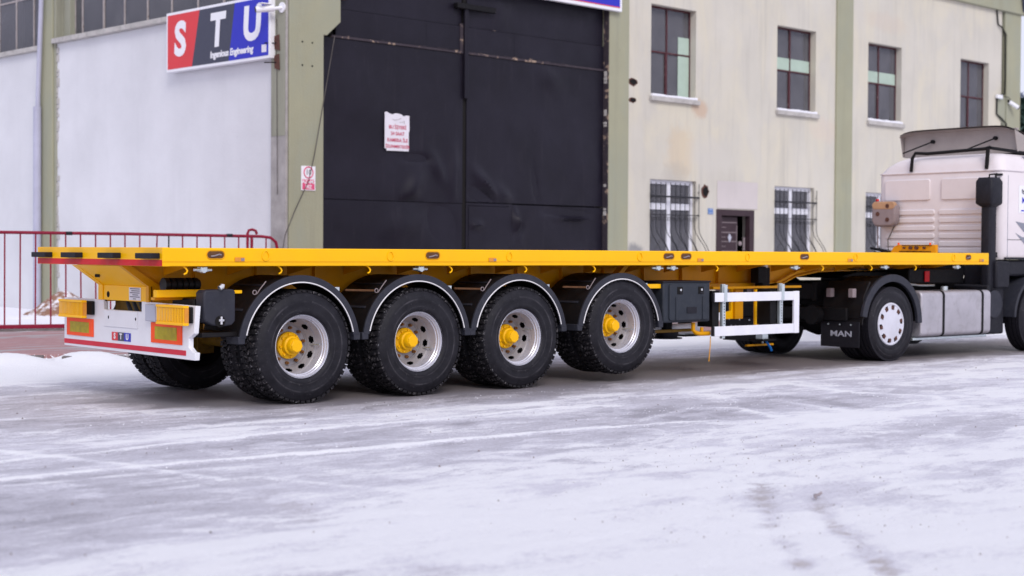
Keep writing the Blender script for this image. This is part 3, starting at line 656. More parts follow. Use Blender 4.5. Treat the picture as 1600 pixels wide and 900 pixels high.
# upper windows: maroon steel frame, four panes, mint film, sill with snow
def steel_window(b, mint, mid):
    x0, x1, z0, z1 = b; y = .16; xm = x0+(x1-x0)*.47; zm = z0+(z1-z0)*mid
    fr = MB()
    for q in ((x0, x0+.035, z0, z1), (x1-.035, x1, z0, z1), (x0+.035, x1-.035, z0, z0+.035), (x0+.035, x1-.035, z1-.04, z1), (xm-.02, xm+.02, z0+.035, z1-.04), (x0+.035, xm-.02, zm-.018, zm+.018), (xm+.02, x1-.035, zm-.018, zm+.018)):
        fr.box(q[0], q[1], y, y+.045, q[2], q[3])
    f = fr.build('window', 'maroon', bld, .004)
    for (a, b_, c, d) in ((x0+.035, xm-.02, z0+.035, zm-.018), (xm+.02, x1-.035, z0+.035, zm-.018), (x0+.035, xm-.02, zm+.018, z1-.04), (xm+.02, x1-.035, zm+.018, z1-.04)):
        t = random.uniform(-.006, .006)
        MB().add([(a, y+.022-t, c), (b_, y+.022+t, c), (b_, y+.028+t, d), (a, y+.028-t, d)], [(0, 1, 2, 3)]).build('pane', 'glass', f, smooth=0, fix=False)
    sash = MB().box(xm-.06, xm-.02, y-.012, y+.02, z0+.04, zm-.02).build('sash_bar', 'maroon', f, .003)
    for (a, b_, c, d) in mint: MB().box(a, b_, y+.012, y+.0155, c, d).build('film', 'mint', f)
    MB().box(x0-.1, x1+.5, .62, .64, z0-.2, z1+.2).build('room_backing', 'room_backing', f)
    MB().box(x0-.05, x1+.08, -.08, .155, z0-.10, z0-.002).build('sill', 'ledge', bld, .008)
    mb = MB(); n = 24
    for i in range(n):
        a = x0+(x1-x0)*i/n; b_ = x0+(x1-x0)*(i+1)/n; hh = .035+.03*vnoise(np.array([i*.35+x0]), np.array([.5]), 3)[0]
        mb.box(a, b_+.001, -.065, .13, z0-.004, z0+hh)
    mb.build('sill_snow', 'snow', bld, .012, kind='stuff')
steel_window(UP[0], [(10.55, 10.93, 4.82, 6.15)], .50)
steel_window(UP[1], [(13.98, 15.48, 5.74, 6.05)], .49)
steel_window(UP[2], [(17.8, 19.3, 5.76, 6.06)], .50)
steel_window(UP[3], [], .50)
# lower windows: white frames behind pot-bellied grilles
def pvc_window(b):
    x0, x1, z0, z1 = b; y = .10; xm = x0+(x1-x0)*.48; zt = z0+(z1-z0)*.70; fr = MB()
    for q in ((x0, x0+.09, z0, z1), (x1-.10, x1, z0, z1), (x0+.09, x1-.10, z0, z0+.09), (x0+.09, x1-.10, z1-.09, z1), (xm-.06, xm+.07, z0+.09, z1-.09), (x0+.09, xm-.06, zt-.07, zt+.07), (xm+.07, x1-.10, zt-.07, zt+.07)):
        fr.box(q[0], q[1], y, y+.06, q[2], q[3])
    f = fr.build('window', 'white_pvc', bld, .006)
    for (a, b_, c, d) in ((x0+.09, xm-.06, z0+.09, zt-.07), (xm+.07, x1-.10, z0+.09, zt-.07), (x0+.09, xm-.06, zt+.07, z1-.09), (xm+.07, x1-.10, zt+.07, z1-.09)):
        MB().add([(a, y+.03, c), (b_, y+.03, c), (b_, y+.03, d), (a, y+.03, d)], [(0, 1, 2, 3)]).build('pane', 'glass', f, smooth=0, fix=False)
    MB().box(x0-.03, x1+.03, -.05, .098, z0-.06, z0-.002).build('sill', 'ledge', bld, .008)
    MB().box(x0-.1, x1+.3, .36, .38, z0-.1, z1+.1).build('room_backing', 'room_backing', f)
    # grille
    yb = -.05
    g = MB().box(x0-.03, x1+.05, yb-.012, yb+.012, z0+(z1-z0)*.80, z0+(z1-z0)*.82).box(x0-.03, x1+.05, yb-.012, yb+.012, z0+(z1-z0)*.60, z0+(z1-z0)*.61).box(x0-.1, x1+.12, yb-.31, yb-.29, z0-.02, z0+.01).box(x1+.04, x1+.055, yb, .0, z0+(z1-z0)*.80, z0+(z1-z0)*.815).box(x1+.04, x1+.055, yb, .0, z0+(z1-z0)*.60, z0+(z1-z0)*.615).build('window_grille', 'wrought', bld)
    nb = 10
    for i in range(nb+1):
        x = x0-.02+(x1-x0+.06)*i/nb; pts = []
        for k in range(15):
            t = k/14; z = z1-.06-(z1-z0-.02)*t
            bel = .30*max(0, (t-.56)/.44)**1.0*(1 if t < .999 else 1); s_ = math.sin(min(1, max(0, (t-.5)/.5))*PI)
            side = (.07*math.sin(max(0, (t-.5)/.5)*PI)*(1 if i % 2 else -1)) if 0 < i < nb else 0
            pts.append((x+side, yb-.30*(1-math.cos(min(1, max(0, (t-.52)/.30))*PI))/2, z))
        MB().tube(pts, .008, 5).build('bar', 'wrought', g)
    sc_ = MB()
    for i in range(nb*2):
        cx = x0+.03+(x1-x0-.04)*i/(nb*2); cz = z0+(z1-z0)*.56; r = .035
        sc_.tube([(cx+r*math.cos(a), yb-.012, cz+r*math.sin(a)) for a in np.linspace(.3, 5.6, 10)], .006, 4)
        cz = z0+.30; sc_.tube([(cx+r*math.cos(a), yb-.31, cz+r*math.sin(a)) for a in np.linspace(3.3, 8.6, 10)], .006, 4)
    sc_.build('scroll_ornament', 'wrought', g, kind='stuff')
    gs_ = MB()
    for k, zz in enumerate(np.linspace(z0, z1-.06, 8)): pass
    MB().tube([(x1+.05, .0, z1-.25), (x1+.05, yb, z1-.25)], .008, 5).build('bar', 'wrought', g)
for b in LO: pvc_window(b)
# door
x0, x1, z0, z1 = DOOR
MB().box(x0, x0+.19, -.02, .12, Z0, z1).box(x1-.17, x1, -.02, .12, Z0, z1).box(x0+.19, x1-.17, -.02, .12, z1-.14, z1).build('door_frame', 'door', bld, .01)
leaf = MB().box(x0+.20, x0+.92, .11, .15, Z0+.03, z1-.16).build('door', 'door', bld, .008)
for z in (2.13, 1.905, 1.70, 1.48, 1.26, 1.04, .8): MB().box(x0+.25, x0+.90, .104, .109, z-.008, z+.008).build('door_trim', 'horn', leaf)
for z in (2.02, 1.80, 1.59): MB().box(x0+.24, x0+.50, .104, .109, z-.005, z+.005).build('door_trim', 'horn', leaf)
MB().box(x0+.885, x0+.90, .104, .109, Z0+.1, z1-.35).build('door_trim', 'horn', leaf)
MB().prism([(12.33, 1.88), (12.40, 1.79), (12.33, 1.68), (12.27, 1.79)], 'y', .08, .109).build('door_knocker', 'box_grey', leaf, .008)
MB().cyl((12.74, .09, 1.66), (12.74, .13, 1.66), .05, 14).box(12.86, 12.90, .09, .12, 1.5, 1.8).build('door_handle', 'horn', leaf)
MB().box(x1-.45, x1-.40, .25, .30, Z0+.03, z1-.16).box(x0+.93, x1-.18, .45, .47, Z0, z1).build('inner_door_edge', 'door', bld)
MB().box(11.74, 13.24, -.012, -.001, 2.44, 3.06).build('plaster_patch', 'patch', bld, .006)
# knocked-through holes
def hole(x, z, rx_, rz_):
    P = [(x+rx_*math.cos(a)*random.uniform(.8, 1.15), z+rz_*math.sin(a)*random.uniform(.8, 1.15)) for a in np.linspace(0, 2*PI, 14, endpoint=False)]
    MB().prism(P, 'y', -.006, .004).build('broken_hole', 'rust', bld)
    P2 = [(x+(a-x)*.72+.015, z+(b-z)*.72) for a, b in P]; MB().prism(P2, 'y', -.009, -.005).build('hole_depth', 'dark_void', bld)
hole(11.32, 2.80, .13, .16); hole(11.90, 2.80, .045, .06); hole(8.86, 5.03, .15, .09); hole(8.86, 4.65, .13, .06); hole(16.72, 7.20, .05, .04)
for x, z in ((.27, 5.02), (.48, 5.02), (.27, 4.62), (.48, 4.62)): MB().disc((x, z), .016, -.036, -.029, 8).build('anchor_hole', 'dark_void', bld)
# cables and pipes on the front
MB().tube([(.96, -.036, 5.18), (.66, -.045, 3.75), (.52, -.05, 3.1), (.40, -.05, 2.65), (.12, -.05, 2.15), (-.10, -.05, 1.7), (-.2, -.06, 1.2)], .008, 6).build('cable', 'wire', bld)
MB().tube([(24.14, -.03, 8.3), (24.22, -.035, 7.86), (24.40, -.06, 7.78), (24.57, -.065, 7.62), (24.60, -.065, 6.4), (24.58, -.065, 5.95), (24.30, -.05, 5.88)], .022, 8).build('cable_duct', 'dark_steel', bld)
MB().tube([(24.20, -.04, 5.84), (24.19, -.04, 5.36), (24.45, -.05, 5.25), (24.68, -.07, 5.12), (24.70, -.07, 4.6), (24.70, -.07, .3)], .022, 8).build('cable_duct', 'dark_steel', bld)

# ---- left face (x = 0 plane, depth runs along +y)
def lface(name, m, t0, t1, z0_, z1_, x0_=0., x1_=.3, bevel=.006): return MB().box(x0_, x1_, t0, t1, z0_, z1_).build(name, m, bld, bevel)
lface('corner_pier', 'concrete', 0.0, .44, Z0, H, -.05, -.002, .01)
lface('corner_pier_paint', 'green_dark', .02, .42, 3.4, H, -.056, -.052, 0)
lface('wall', 'wall_white', .45, 8.14, Z0, 5.70, .02, .30)
lface('ledge', 'ledge', .45, 8.14, 5.702, 5.80, -.10, .34)
lface('column', 'green', 8.17, 8.72, Z0, H, -.06, .35, .01)
lface('column_flank', 'green_dark', 8.10, 8.168, Z0, H, -.02, .34, .01)
lface('wall', 'wall_white', 8.73, 16.4, Z0, 5.62, .02, .30)
lface('ledge', 'ledge', 8.73, 16.4, 5.622, 5.72, -.08, .34)
lface('column', 'green', 16.42, 17.0, Z0, H, -.06, .35, .01)
lface('wall', 'wall_white', 17.01, 26, Z0, 5.62, .02, .30)
lface('parapet', 'green_dark', .45, 26, 8.4, H, -.02, .34)
lface('window_recess_side', 'green_dark', 7.82, 8.095, 5.80, 8.4, .16, .34)
lface('inner_screen', 'dark_void', .5, 26, 5.7, 8.6, 1.2, 1.25, 0)
lface('inner_screen_base', 'dark_void', .5, 26, 5.6, 5.65, .36, 1.2, 0)
def strip_windows(ts, z0_, z1_, x, zh):
    for i, (a, b) in enumerate(zip(ts[:-1], ts[1:])):
        f = MB().box(x, x+.03, a+.002, a+.035, z0_, z1_).box(x, x+.03, b-.035+.02, b-.002, z0_, z1_).box(x, x+.03, a+.035, b-.015, z0_, z0_+.03).box(x, x+.03, a+.035, b-.015, zh-.018, zh+.018).build('window', 'mullion', bld, .003)
        for c, d in ((z0_+.03, zh-.018), (zh+.018, z1_)):
            t = random.uniform(-.008, .008)
            MB().add([(x+.015-t, a+.035, c), (x+.015+t, b-.015, c), (x+.018+t, b-.015, d), (x+.018-t, a+.035, d)], [(3, 2, 1, 0)]).build('pane', 'glass', f, smooth=0, fix=False)
strip_windows([.6, 1.5, 2.35, 3.2, 4.1, 4.97, 5.83, 6.65, 7.5, 7.82], 5.80, 8.4, .27, 7.3)
strip_windows([8.74, 9.6, 10.4, 11.2, 12.0, 12.85, 13.7, 14.55, 15.4, 16.3], 5.72, 8.4, .27, 6.87)
MB().tube([(-.14, 8.42, 9), (-.14, 8.48, 6.6), (-.14, 8.62, 4.7), (-.14, 8.63, 4.40)], .05, 12).build('drainpipe', 'lav_pipe', bld)
MB().tube([(-.15, 8.64, 4.42), (-.15, 8.66, .2)], .085, 12).build('drainpipe_shoe', 'lav_pipe', bld)
# rough broken plaster beside the column
mb = MB(); z = .3
while z < 5.6:
    hh = random.uniform(.05, .22)
    if random.random() < .75: mb.box(.0, .019, 8.02+random.uniform(-.03, .05), 8.14, z, z+hh*.85)
    z += hh
mb.build('broken_plaster_edge', 'ledge', bld, .006, kind='stuff')
for z in (4.99, 4.66):
    MB().prism([(.16, z-.14), (.30, z-.10), (.32, z+.12), (.18, z+.14)], 'x', -.075, -.058).build('bracket_plate', 'rust', bld, .004)
    MB().tube([(-.07, .25, z), (-.2, .42, z)], .010, 6).build('bracket_rod', 'dark_steel', bld)
MB().tube([(-.066, .25, 5.4), (-.07, .24, 5.12), (-.07, .26, 4.8), (-.068, .24, 4.55), (-.066, .22, 2.4)], .006, 5).build('cable', 'wire', bld)

# ================================================================== SIGNS, CAMERAS (hang on the building)
def on_bld(o): o.matrix_world = Matrix.Translation((7.9383, 10.2480, 0)) @ Matrix.Rotation(BR, 4, 'Z'); return o
def sign_root(name, label, cat):
    o = bpy.data.objects.new(name, None); COL.objects.link(o); tag(o, label, cat); o.empty_display_size = .2; return on_bld(o)
sg = sign_root('company_sign', 'large red, charcoal and blue sign board with white letters on the white side wall', 'sign')
T0, T1, SZ0, SZ1 = .31, 3.60, 4.735, 5.83; XS = -.16; d = .05
MB().box(XS, -.03, T0, T1, SZ0, SZ1).build('sign_board', 'sign_white', sg, .006)
top = SZ1-d; bot = SZ0+d
def sp(poly, m, off, name='sign_field'): return MB().prism([(t, z) for t, z in poly], 'x', XS-off, XS-off+.004).build(name, m, sg, smooth=0)
sp([(T1-d, bot), (T1-d, top), (2.48, top), (2.73, bot)], 'sign_red', .005)
sp([(2.73, bot), (2.48, top), (1.36, top), (1.55, bot)], 'sign_grey', .005)
sp([(1.55, bot), (1.36, top), (T0+d, top), (T0+d, bot)], 'sign_blue', .005)
def lm(t, z, x): return face_mtx((x, t, z), (0, -1, 0))
letter('S', .84, 'sign_white', sg, lm(3.13, 5.29, XS-.008), bold=.034, xs=.98, shear=.05)
letter('T', .80, 'sign_white', sg, lm(1.92, 5.34, XS-.008), bold=.034, xs=.92, shear=.1)
letter('U', .80, 'sign_white', sg, lm(.85, 5.35, XS-.008), bold=.034, xs=.95, shear=.08)
letter('Ingenious Engineering', .165, 'sign_white', sg, lm(1.47, 4.93, XS-.008), bold=.006, xs=.92, shear=.15)
MB().box(XS-.007, XS-.004, T0+.10, T0+.24, bot+.06, bot+.19).build('small_mark', 'paper', sg)
for t in (T0+.3, T1-.3): MB().box(-.03, .02, t-.02, t+.02, SZ0+.05, SZ1-.1).build('mount', 'galv', sg)

cc = sign_root('security_camera', 'white bullet security camera beside the company sign at the corner', 'camera')
MB().cyl((-.46, .30, 5.52), (-.20, .14, 5.56), .055, 14, .06).build('camera_body', 'sign_white', cc, .004)
MB().cyl((-.475, .309, 5.518), (-.46, .30, 5.52), .048, 14).build('lens', 'black_plastic', cc)
MB().box(-.46, -.24, .12, .24, 5.61, 5.625).build('sun_hood', 'sign_white', cc, .003)
MB().cyl((-.20, .16, 5.55), (-.06, .10, 5.58), .03, 10).cyl((-.075, .10, 5.58), (-.052, .10, 5.58), .09, 14).build('wall_bracket', 'sign_white', cc)

c2 = sign_root('security_camera', 'white security camera on the green column above the truck cab', 'camera')
MB().cyl((24.78, -.10, 5.74), (24.98, -.26, 5.58), .055, 14, .06).build('camera_body', 'sign_white', c2, .004)
MB().cyl((24.98, -.26, 5.58), (25.0, -.275, 5.565), .05, 14).build('lens', 'black_plastic', c2)
MB().cyl((24.78, -.055, 5.78), (24.78, -.12, 5.74), .03, 10).tube([(24.55, -.10, 5.86), (24.72, -.10, 5.86), (24.85, -.12, 5.78)], .01, 6).build('wall_bracket', 'dark_steel', c2)
jb = sign_root('junction_box', 'small white junction box beside the far green column', 'box')
MB().box(24.14, 24.42, -.10, -.022, 5.80, 5.90).build('box_body', 'sign_white', jb, .008)
MB().box(24.14, 24.42, -.11, -.101, 5.785, 5.80).build('box_lid', 'galv', jb)

bs = sign_root('blue_gate_sign', 'long blue sign with white border above the dark gate', 'sign')
MB().box(4.35, 8.36, -.14, -.04, 6.42, 7.42).build('sign_border', 'sign_white', bs, .006)
MB().box(4.42, 8.29, -.146, -.141, 6.49, 7.35).build('sign_field', 'sign_blue', bs)
MB().box(4.42, 8.29, -.148, -.1465, 6.49, 6.51).build('red_line', 'sign_red', bs)

nt_ = sign_root('camera_notice', 'torn white notice with red print on the dark gate', 'notice')
P = [(2.20, 3.30), (2.24, 3.30), (2.24, 3.26), (2.77, 3.27), (2.77, 3.62), (2.785, 3.64), (2.78, 3.92), (2.70, 3.92), (2.64, 3.90), (2.60, 3.93), (2.52, 3.945), (2.44, 3.945), (2.38, 3.92), (2.30, 3.94), (2.24, 3.965), (2.20, 3.95)]
MB().prism(P, 'y', GY-.045, GY-.038).build('notice_sheet', 'paper', nt_)
for s_, z, sz in (('BU İŞYERİ', 3.69, .088), ('24 SAAT', 3.575, .088), ('KAMERA İLE', 3.455, .088), ('İZLENMEKTEDİR', 3.34, .074)):
    letter(s_, sz, 'red_print', nt_, face_mtx((2.50, GY-.047, z), (1, 0, 0)), bold=.002, extr=.001)
MB().tube([(2.38, GY-.047, 3.84), (2.42, GY-.047, 3.82), (2.50, GY-.047, 3.83), (2.58, GY-.047, 3.86)], .004, 4).tube([(2.55, GY-.047, 3.79), (2.62, GY-.047, 3.79), (2.66, GY-.047, 3.82), (2.66, GY-.047, 3.76)], .004, 4).build('camera_drawing', 'horn', nt_)

ts = sign_root('speed_sign', 'small white and pink speed limit 10 sign on the corner column', 'sign')
MB().box(.245, .545, -.045, -.032, 2.475, 2.895).build('sign_plate', 'sign_white', ts, .002)
ring = MB(); ring.tube([(.395+.095*math.cos(a), -.048, 2.785+.095*math.sin(a)) for a in np.linspace(0, 2*PI, 24, endpoint=False)], .010, 6, True); ring.build('red_ring', 'pink_print', ts)
letter('10', .125, 'dark_print', ts, face_mtx((.395, -.0475, 2.785), (1, 0, 0)), bold=.001, extr=.001, xs=.9, spacing=1.1)
MB().box(.265, .525, -.0475, -.0455, 2.49, 2.665).build('pink_panel', 'pink_print', ts)
letter('AZAMİ', .085, 'sign_white', ts, face_mtx((.395, -.049, 2.622), (1, 0, 0)), bold=.002, extr=.001)
letter('HIZ', .085, 'sign_white', ts, face_mtx((.395, -.049, 2.535), (1, 0, 0)), bold=.002, extr=.001)

hp = sign_root('house_number_plate', 'small blue number plate beside the brown door', 'number plate')
MB().box(11.42, 11.60, -.014, -.002, 2.30, 2.43).build('plate', 'plate_blue', hp, .003)
MB().box(11.435, 11.585, -.0165, -.0145, 2.325, 2.33).box(11.435, 11.585, -.0165, -.0145, 2.405, 2.41).build('plate_border', 'sign_white', hp)

# ================================================================== RED FENCE, SNOW
fc = empty('red_railing', 'dark red steel railing with thin upright bars in front of the white wall', 'railing', (3.44, 11.58, 0), 0)
fdir = Vector((7.85-3.44, 10.25-11.58, 0)).normalized(); fang = math.atan2(fdir.y, fdir.x); fc.rotation_euler = (0, 0, fang)
FL = 4.50
MB().tube([(-6.5, 0, 1.70), (-2, 0, 1.70), (0, 0, 1.702), (2, 0, 1.695), (FL-.28, 0, 1.675), (FL-.12, 0, 1.655), (FL-.03, 0, 1.58), (FL, 0, 1.45), (FL, 0, .14)], .026, 10).build('top_rail', 'fence_red', fc)
MB().box(-6.5, FL, -.026, .026, .17, .235).build('bottom_rail', 'fence_red', fc, .008)
x = -6.3; i = 0
while x < FL-.08:
    j = random.uniform(-.006, .006)
    MB().cyl((x+j, 0, .23), (x-j+(.05 if i == 37 else 0), 0, 1.68), .0125, 8).build('bar', 'fence_red' if i not in (38,) else 'dark_steel', fc)
    x += .2355; i += 1
for x in (-4.4, -1.2, 4.05): MB().box(x-.02, x+.02, -.02, .02, .1, 1.68).build('post', 'fence_red', fc, .004)
MB().tube([(3.98, 0, 1.45), (3.98, 0, 1.72), (4.0, 0, 1.775), (4.06, 0, 1.79), (4.12, 0, 1.77), (4.14, 0, 1.71)], .024, 8).build('hook_post', 'fence_red', fc)
for a, b in ((1.0, 1.10), (3.62, 3.72)): MB().cyl((a, 0, 1.70-.004*a), (b, 0, 1.70-.004*b), .030, 10).build('black_wrap', 'rubber', fc)
MB().box(-6.6, FL+.1, -.07, .07, .10, .165).build('kerb_base', 'stone', fc, .01)

def heap(name, cx, cy, r, hh, m, lab, cat, seed, z0=.13, kind=None):
    n = 40
    def f(u, v):
        x = (u-.5)*2*r; y = (v-.5)*2*r; d_ = math.hypot(x, y)/r
        nz = fbm(np.array([x*2.2+seed]), np.array([y*2.2]), 4, seed)[0]
        e = max(0, 1-d_*(.75+.6*nz)); return (cx+x, cy+y, z0-.06+hh*(e**.8)*(.75+.5*nz)+(.0 if e > 0 else -.02))
    o = MB().grid(f, n, n).build(name, m, None, smooth=60, fix=False); tag(o, lab, cat); return o
heap('snow_pile', 6.85, 16.6, .80, .60, 'pile', 'heap of dirty snow against the white wall behind the railing', 'snow pile', 5)
heap('snow_pile', 5.6, 15.4, .9, .16, 'snow', 'low bank of clean snow in front of the dirty heap', 'snow pile', 9)

# clods and grit on the road
mb = MB(); r_ = random.Random(3)
def clod(mb, x, y, s, z=.012):
    n = 5; vs = [(x+s*math.cos(a)*r_.uniform(.6, 1.2), y+s*math.sin(a)*r_.uniform(.6, 1.2), z-.006) for a in np.linspace(0, 2*PI, n, endpoint=False)]
    vs.append((x, y, z+s*.55)); mb.add(vs, [(i, (i+1) % n, n) for i in range(n)])
for k in range(420):
    t = r_.random(); x = 2.6-4.3*t+r_.gauss(0, .8); y = -4.2-4.4*t+r_.gauss(0, .55); clod(mb, x, y, .0025+.007*r_.random()**3)
for k in range(500): clod(mb, r_.uniform(-5, 11), r_.uniform(-6, 3), .002+.010*r_.random()**3)
mb.build('ice_grit', 'clump', None, 0, 60, kind='stuff')
# loose snow crumbs: thick along the kerb, thinner along the wheel ridges
mb = MB()
for k in range(350):
    i = r_.choice([1, 2, 2, 3, 3, 4]); (ax_, ay_), (bx_, by_) = KERB[i], KERB[i+1]; t = r_.random()
    x, y = ax_+(bx_-ax_)*t, ay_+(by_-ay_)*t-abs(r_.gauss(0, .45)); clod(mb, x, y, .006+.020*r_.random()**3, .02+.11*math.exp(-((y-ay_-(by_-ay_)*t)/.4)**2))
RID = [[(-2.34, -2.05), (.46, -1.80), (3.99, -1.67)], [(-2.67, -2.84), (-.06, -3.01), (3.64, -3.35)], [(2.63, -2.56), (3.94, -2.55), (4.45, -2.73), (3.81, -4.11)], [(4.77, -1.17), (5.24, -1.71), (4.7, -2.5)], [(5.5, -2.0), (5.02, -3.39), (4.54, -4.69)], [(7.0, -.9), (6.6, -2.4), (6.1, -4.0)], [(-1, -.45), (6, -.45)], [(6, -.3), (14, -.5)]]
for k in range(1300):
    P_ = r_.choice(RID); i = r_.randrange(len(P_)-1); t = r_.random(); clod(mb, P_[i][0]+(P_[i+1][0]-P_[i][0])*t+r_.gauss(0, .09), P_[i][1]+(P_[i+1][1]-P_[i][1])*t+r_.gauss(0, .13), .002+.007*r_.random()**3, .006)
mb.build('snow_crumbs', 'snow', None, 0, 60, kind='stuff')
stk = MB().tube([(.63, -6.60, .022), (.66, -6.57, .030), (.71, -6.56, .026), (.76, -6.54, .03)], .009, 7).build('debris_stick', 'clump'); tag(stk, 'short grey stick lying on the snow in the right foreground', 'stick')

# ================================================================== WHEELS
def tyre_prof(R, w, y0):        # closed section r,y
    k = R/.54; base = [(.300, .035), (.318, .020), (.345, .010), (.352, .013), (.40, .001), (.455, .000), (.462, .006), (.494, .013), (.514, .028), (.523, .045)]
    P = [(r*k, y0+y*w/.3) for r, y in base]; Q = [(r*k, y0+w-y*w/.3) for r, y in reversed(base)]
    return P+[(.523*k, y0+w*.5)]+Q+[(.29*k, y0+w*.5)]
def tread_lugs(R, w, y0, n=54, lug=True):
    mb = MB(); k = R/.54; r0, r1 = .508*k, .5405*k; st = 2*PI/n
    def blk(a0, a1, ya, yb, sk=0., ra=r0, rb=r1, rshoulder=None):
        vs = []
        for (yy, da) in ((ya, -sk), (yb, sk)):
            for a in (a0+da, a1+da):
                for rr in (ra, rb if rshoulder is None or yy != rshoulder[0] else rshoulder[1]):
                    vs.append((rr*math.cos(a), yy, rr*math.sin(a)))
        mb.add(vs, [(0, 1, 3, 2), (4, 6, 7, 5), (0, 4, 5, 1), (2, 3, 7, 6), (1, 5, 7, 3), (0, 2, 6, 4)])
    for i in range(n):
        a = i*st
        if lug:
            blk(a, a+st*.70, y0+.014*w/.3, y0+.088*w/.3, .012, rshoulder=(y0+.014*w/.3, r1-.012))
            blk(a+st*.45, a+st*1.15, y0+w-.088*w/.3, y0+w-.014*w/.3, .012, rshoulder=(y0+w-.014*w/.3, r1-.012))
            blk(a+st*.2, a+st*.85, y0+.098*w/.3, y0+.146*w/.3, .022); blk(a+st*.6, a+st*1.25, y0+.154*w/.3, y0+.202*w/.3, -.022)
        else:
            for ya, yb in ((.02, .075), (.088, .142), (.158, .212), (.225, .28)): blk(a+st*.02, a+st*.99, y0+ya*w/.3, y0+yb*w/.3, .0)
    return mb
def rim_outer():                # deep-dish face for the outer dual, open towards -Y
    P = [(.3025, .030), (.3035, .037), (.297, .045), (.290, .041), (.285, .047), (.281, .062), (.273, .068), (.270, .088), (.262, .094), (.262, .110), (.261, .200), (.252, .206), (.247, .212), (.240, .222), (.233, .232), (.226, .242), (.219, .252), (.207, .264), (.203, .276), (.197, .279), (.193, .288), (.150, .290), (.10, .290), (.0, .290)]
    rows = {12: (4, 5, 6, 7), 13: (3, 4, 5, 6, 7, 8), 14: (3, 4, 5, 6, 7, 8), 15: (4, 5, 6, 7)}
    def skip(i, j): return i < 10 or (i in rows and (j % 12) in rows[i])
    return MB().lathe(P, 120, skip), MB().lathe(P[:11], 96)
def rim_inner():
    P = [(.3025, .63), (.296, .615), (.285, .61), (.27, .57), (.255, .54), (.25, .42), (.22, .36), (.20, .32), (.19, .305), (.0, .305)]
    return MB().lathe(P, 48).lathe([(.3025, .37), (.285, .39), (.26, .42), (.252, .44)], 48)
ME = {}
ME['tyre'] = MB().lathe(tyre_prof(.54, .30, 0), 72, close=True).mesh('tyre', 'tyre', 50)
ME['tread'] = tread_lugs(.54, .30, 0).mesh('tread', 'tread', 0)
_a, _b = rim_outer(); ME['rim'] = _a.mesh('rim', 'rim_disc', 30, False); ME['lip'] = _b.mesh('rim_lip', 'rim', 28, False)
ME['rim_in'] = rim_inner().mesh('rim', 'dark_steel', 45, False)
hub = MB().lathe([(.130, .289), (.128, .262), (.118, .254), (.098, .246), (.090, .205), (.074, .196), (.070, .148), (.064, .140), (0, .138)], 40)
for i in range(8):
    a = 2*PI*i/8+.2; hub.box(0, 0, 0, 0, 0, 0) if False else hub.cyl((.108*math.cos(a), .258, .108*math.sin(a)), (.108*math.cos(a), .236, .108*math.sin(a)), .012, 8)
ME['hub'] = hub.mesh('hub', 'yellow', 35)
capm = MB().lathe([(.064, .148), (.064, .128), (.056, .121), (0, .120)], 8); ME['hubcap'] = capm.mesh('hub_cap', 'yellow', 30)
ME['nut'] = MB().cyl((0, .289, 0), (0, .262, 0), .017, 6).cyl((0, .264, 0), (0, .246, 0), .010, 8).mesh('wheel_nut', 'nut', 30)
ME['drum'] = MB().lathe([(.0, .315), (.21, .315), (.215, .50), (.0, .52)], 40).mesh('brake_drum', 'dark_steel', 35)
ME['valve'] = MB().tube([(.225, .24, .02), (.235, .15, .03), (.24, .11, .03)], .006, 6).mesh('valve_stem', 'galv', 30)
def dual_wheel(parent, x, y, z, flip, spin):
    """outer and inner wheel of one hub; origin on the axle at the outer tyre face"""
    rot = (0, spin, PI if flip else 0)
    for k in (0, 1):
        w_ = bpy.data.objects.new('wheel', ME['rim'] if k == 0 else ME['rim_in']); COL.objects.link(w_); w_.parent = parent
        m4 = Matrix.Translation((x, y, z)) @ Matrix.Rotation(PI if flip else 0, 4, 'Z') @ Matrix.Rotation(spin, 4, 'Y'); w_.matrix_local = m4
        off = .0 if k == 0 else .345
        t = put(ME['tyre'], 'tyre', w_, loc=(0, off, 0)); put(ME['tread'], 'tread', w_, loc=(0, off, 0), rot=(0, .04*k, 0), kind='stuff')
        if k == 0:
            put(ME['lip'], 'rim_lip', w_); put(ME['hub'], 'hub', w_); put(ME['hubcap'], 'hub_cap', w_); put(ME['drum'], 'brake_drum', w_); put(ME['valve'], 'valve_stem', w_)
            for i in range(10):
                a = 2*PI*(i+.5)/10; put(ME['nut'], 'wheel_nut', w_, loc=(.168*math.cos(a), 0, .168*math.sin(a)))

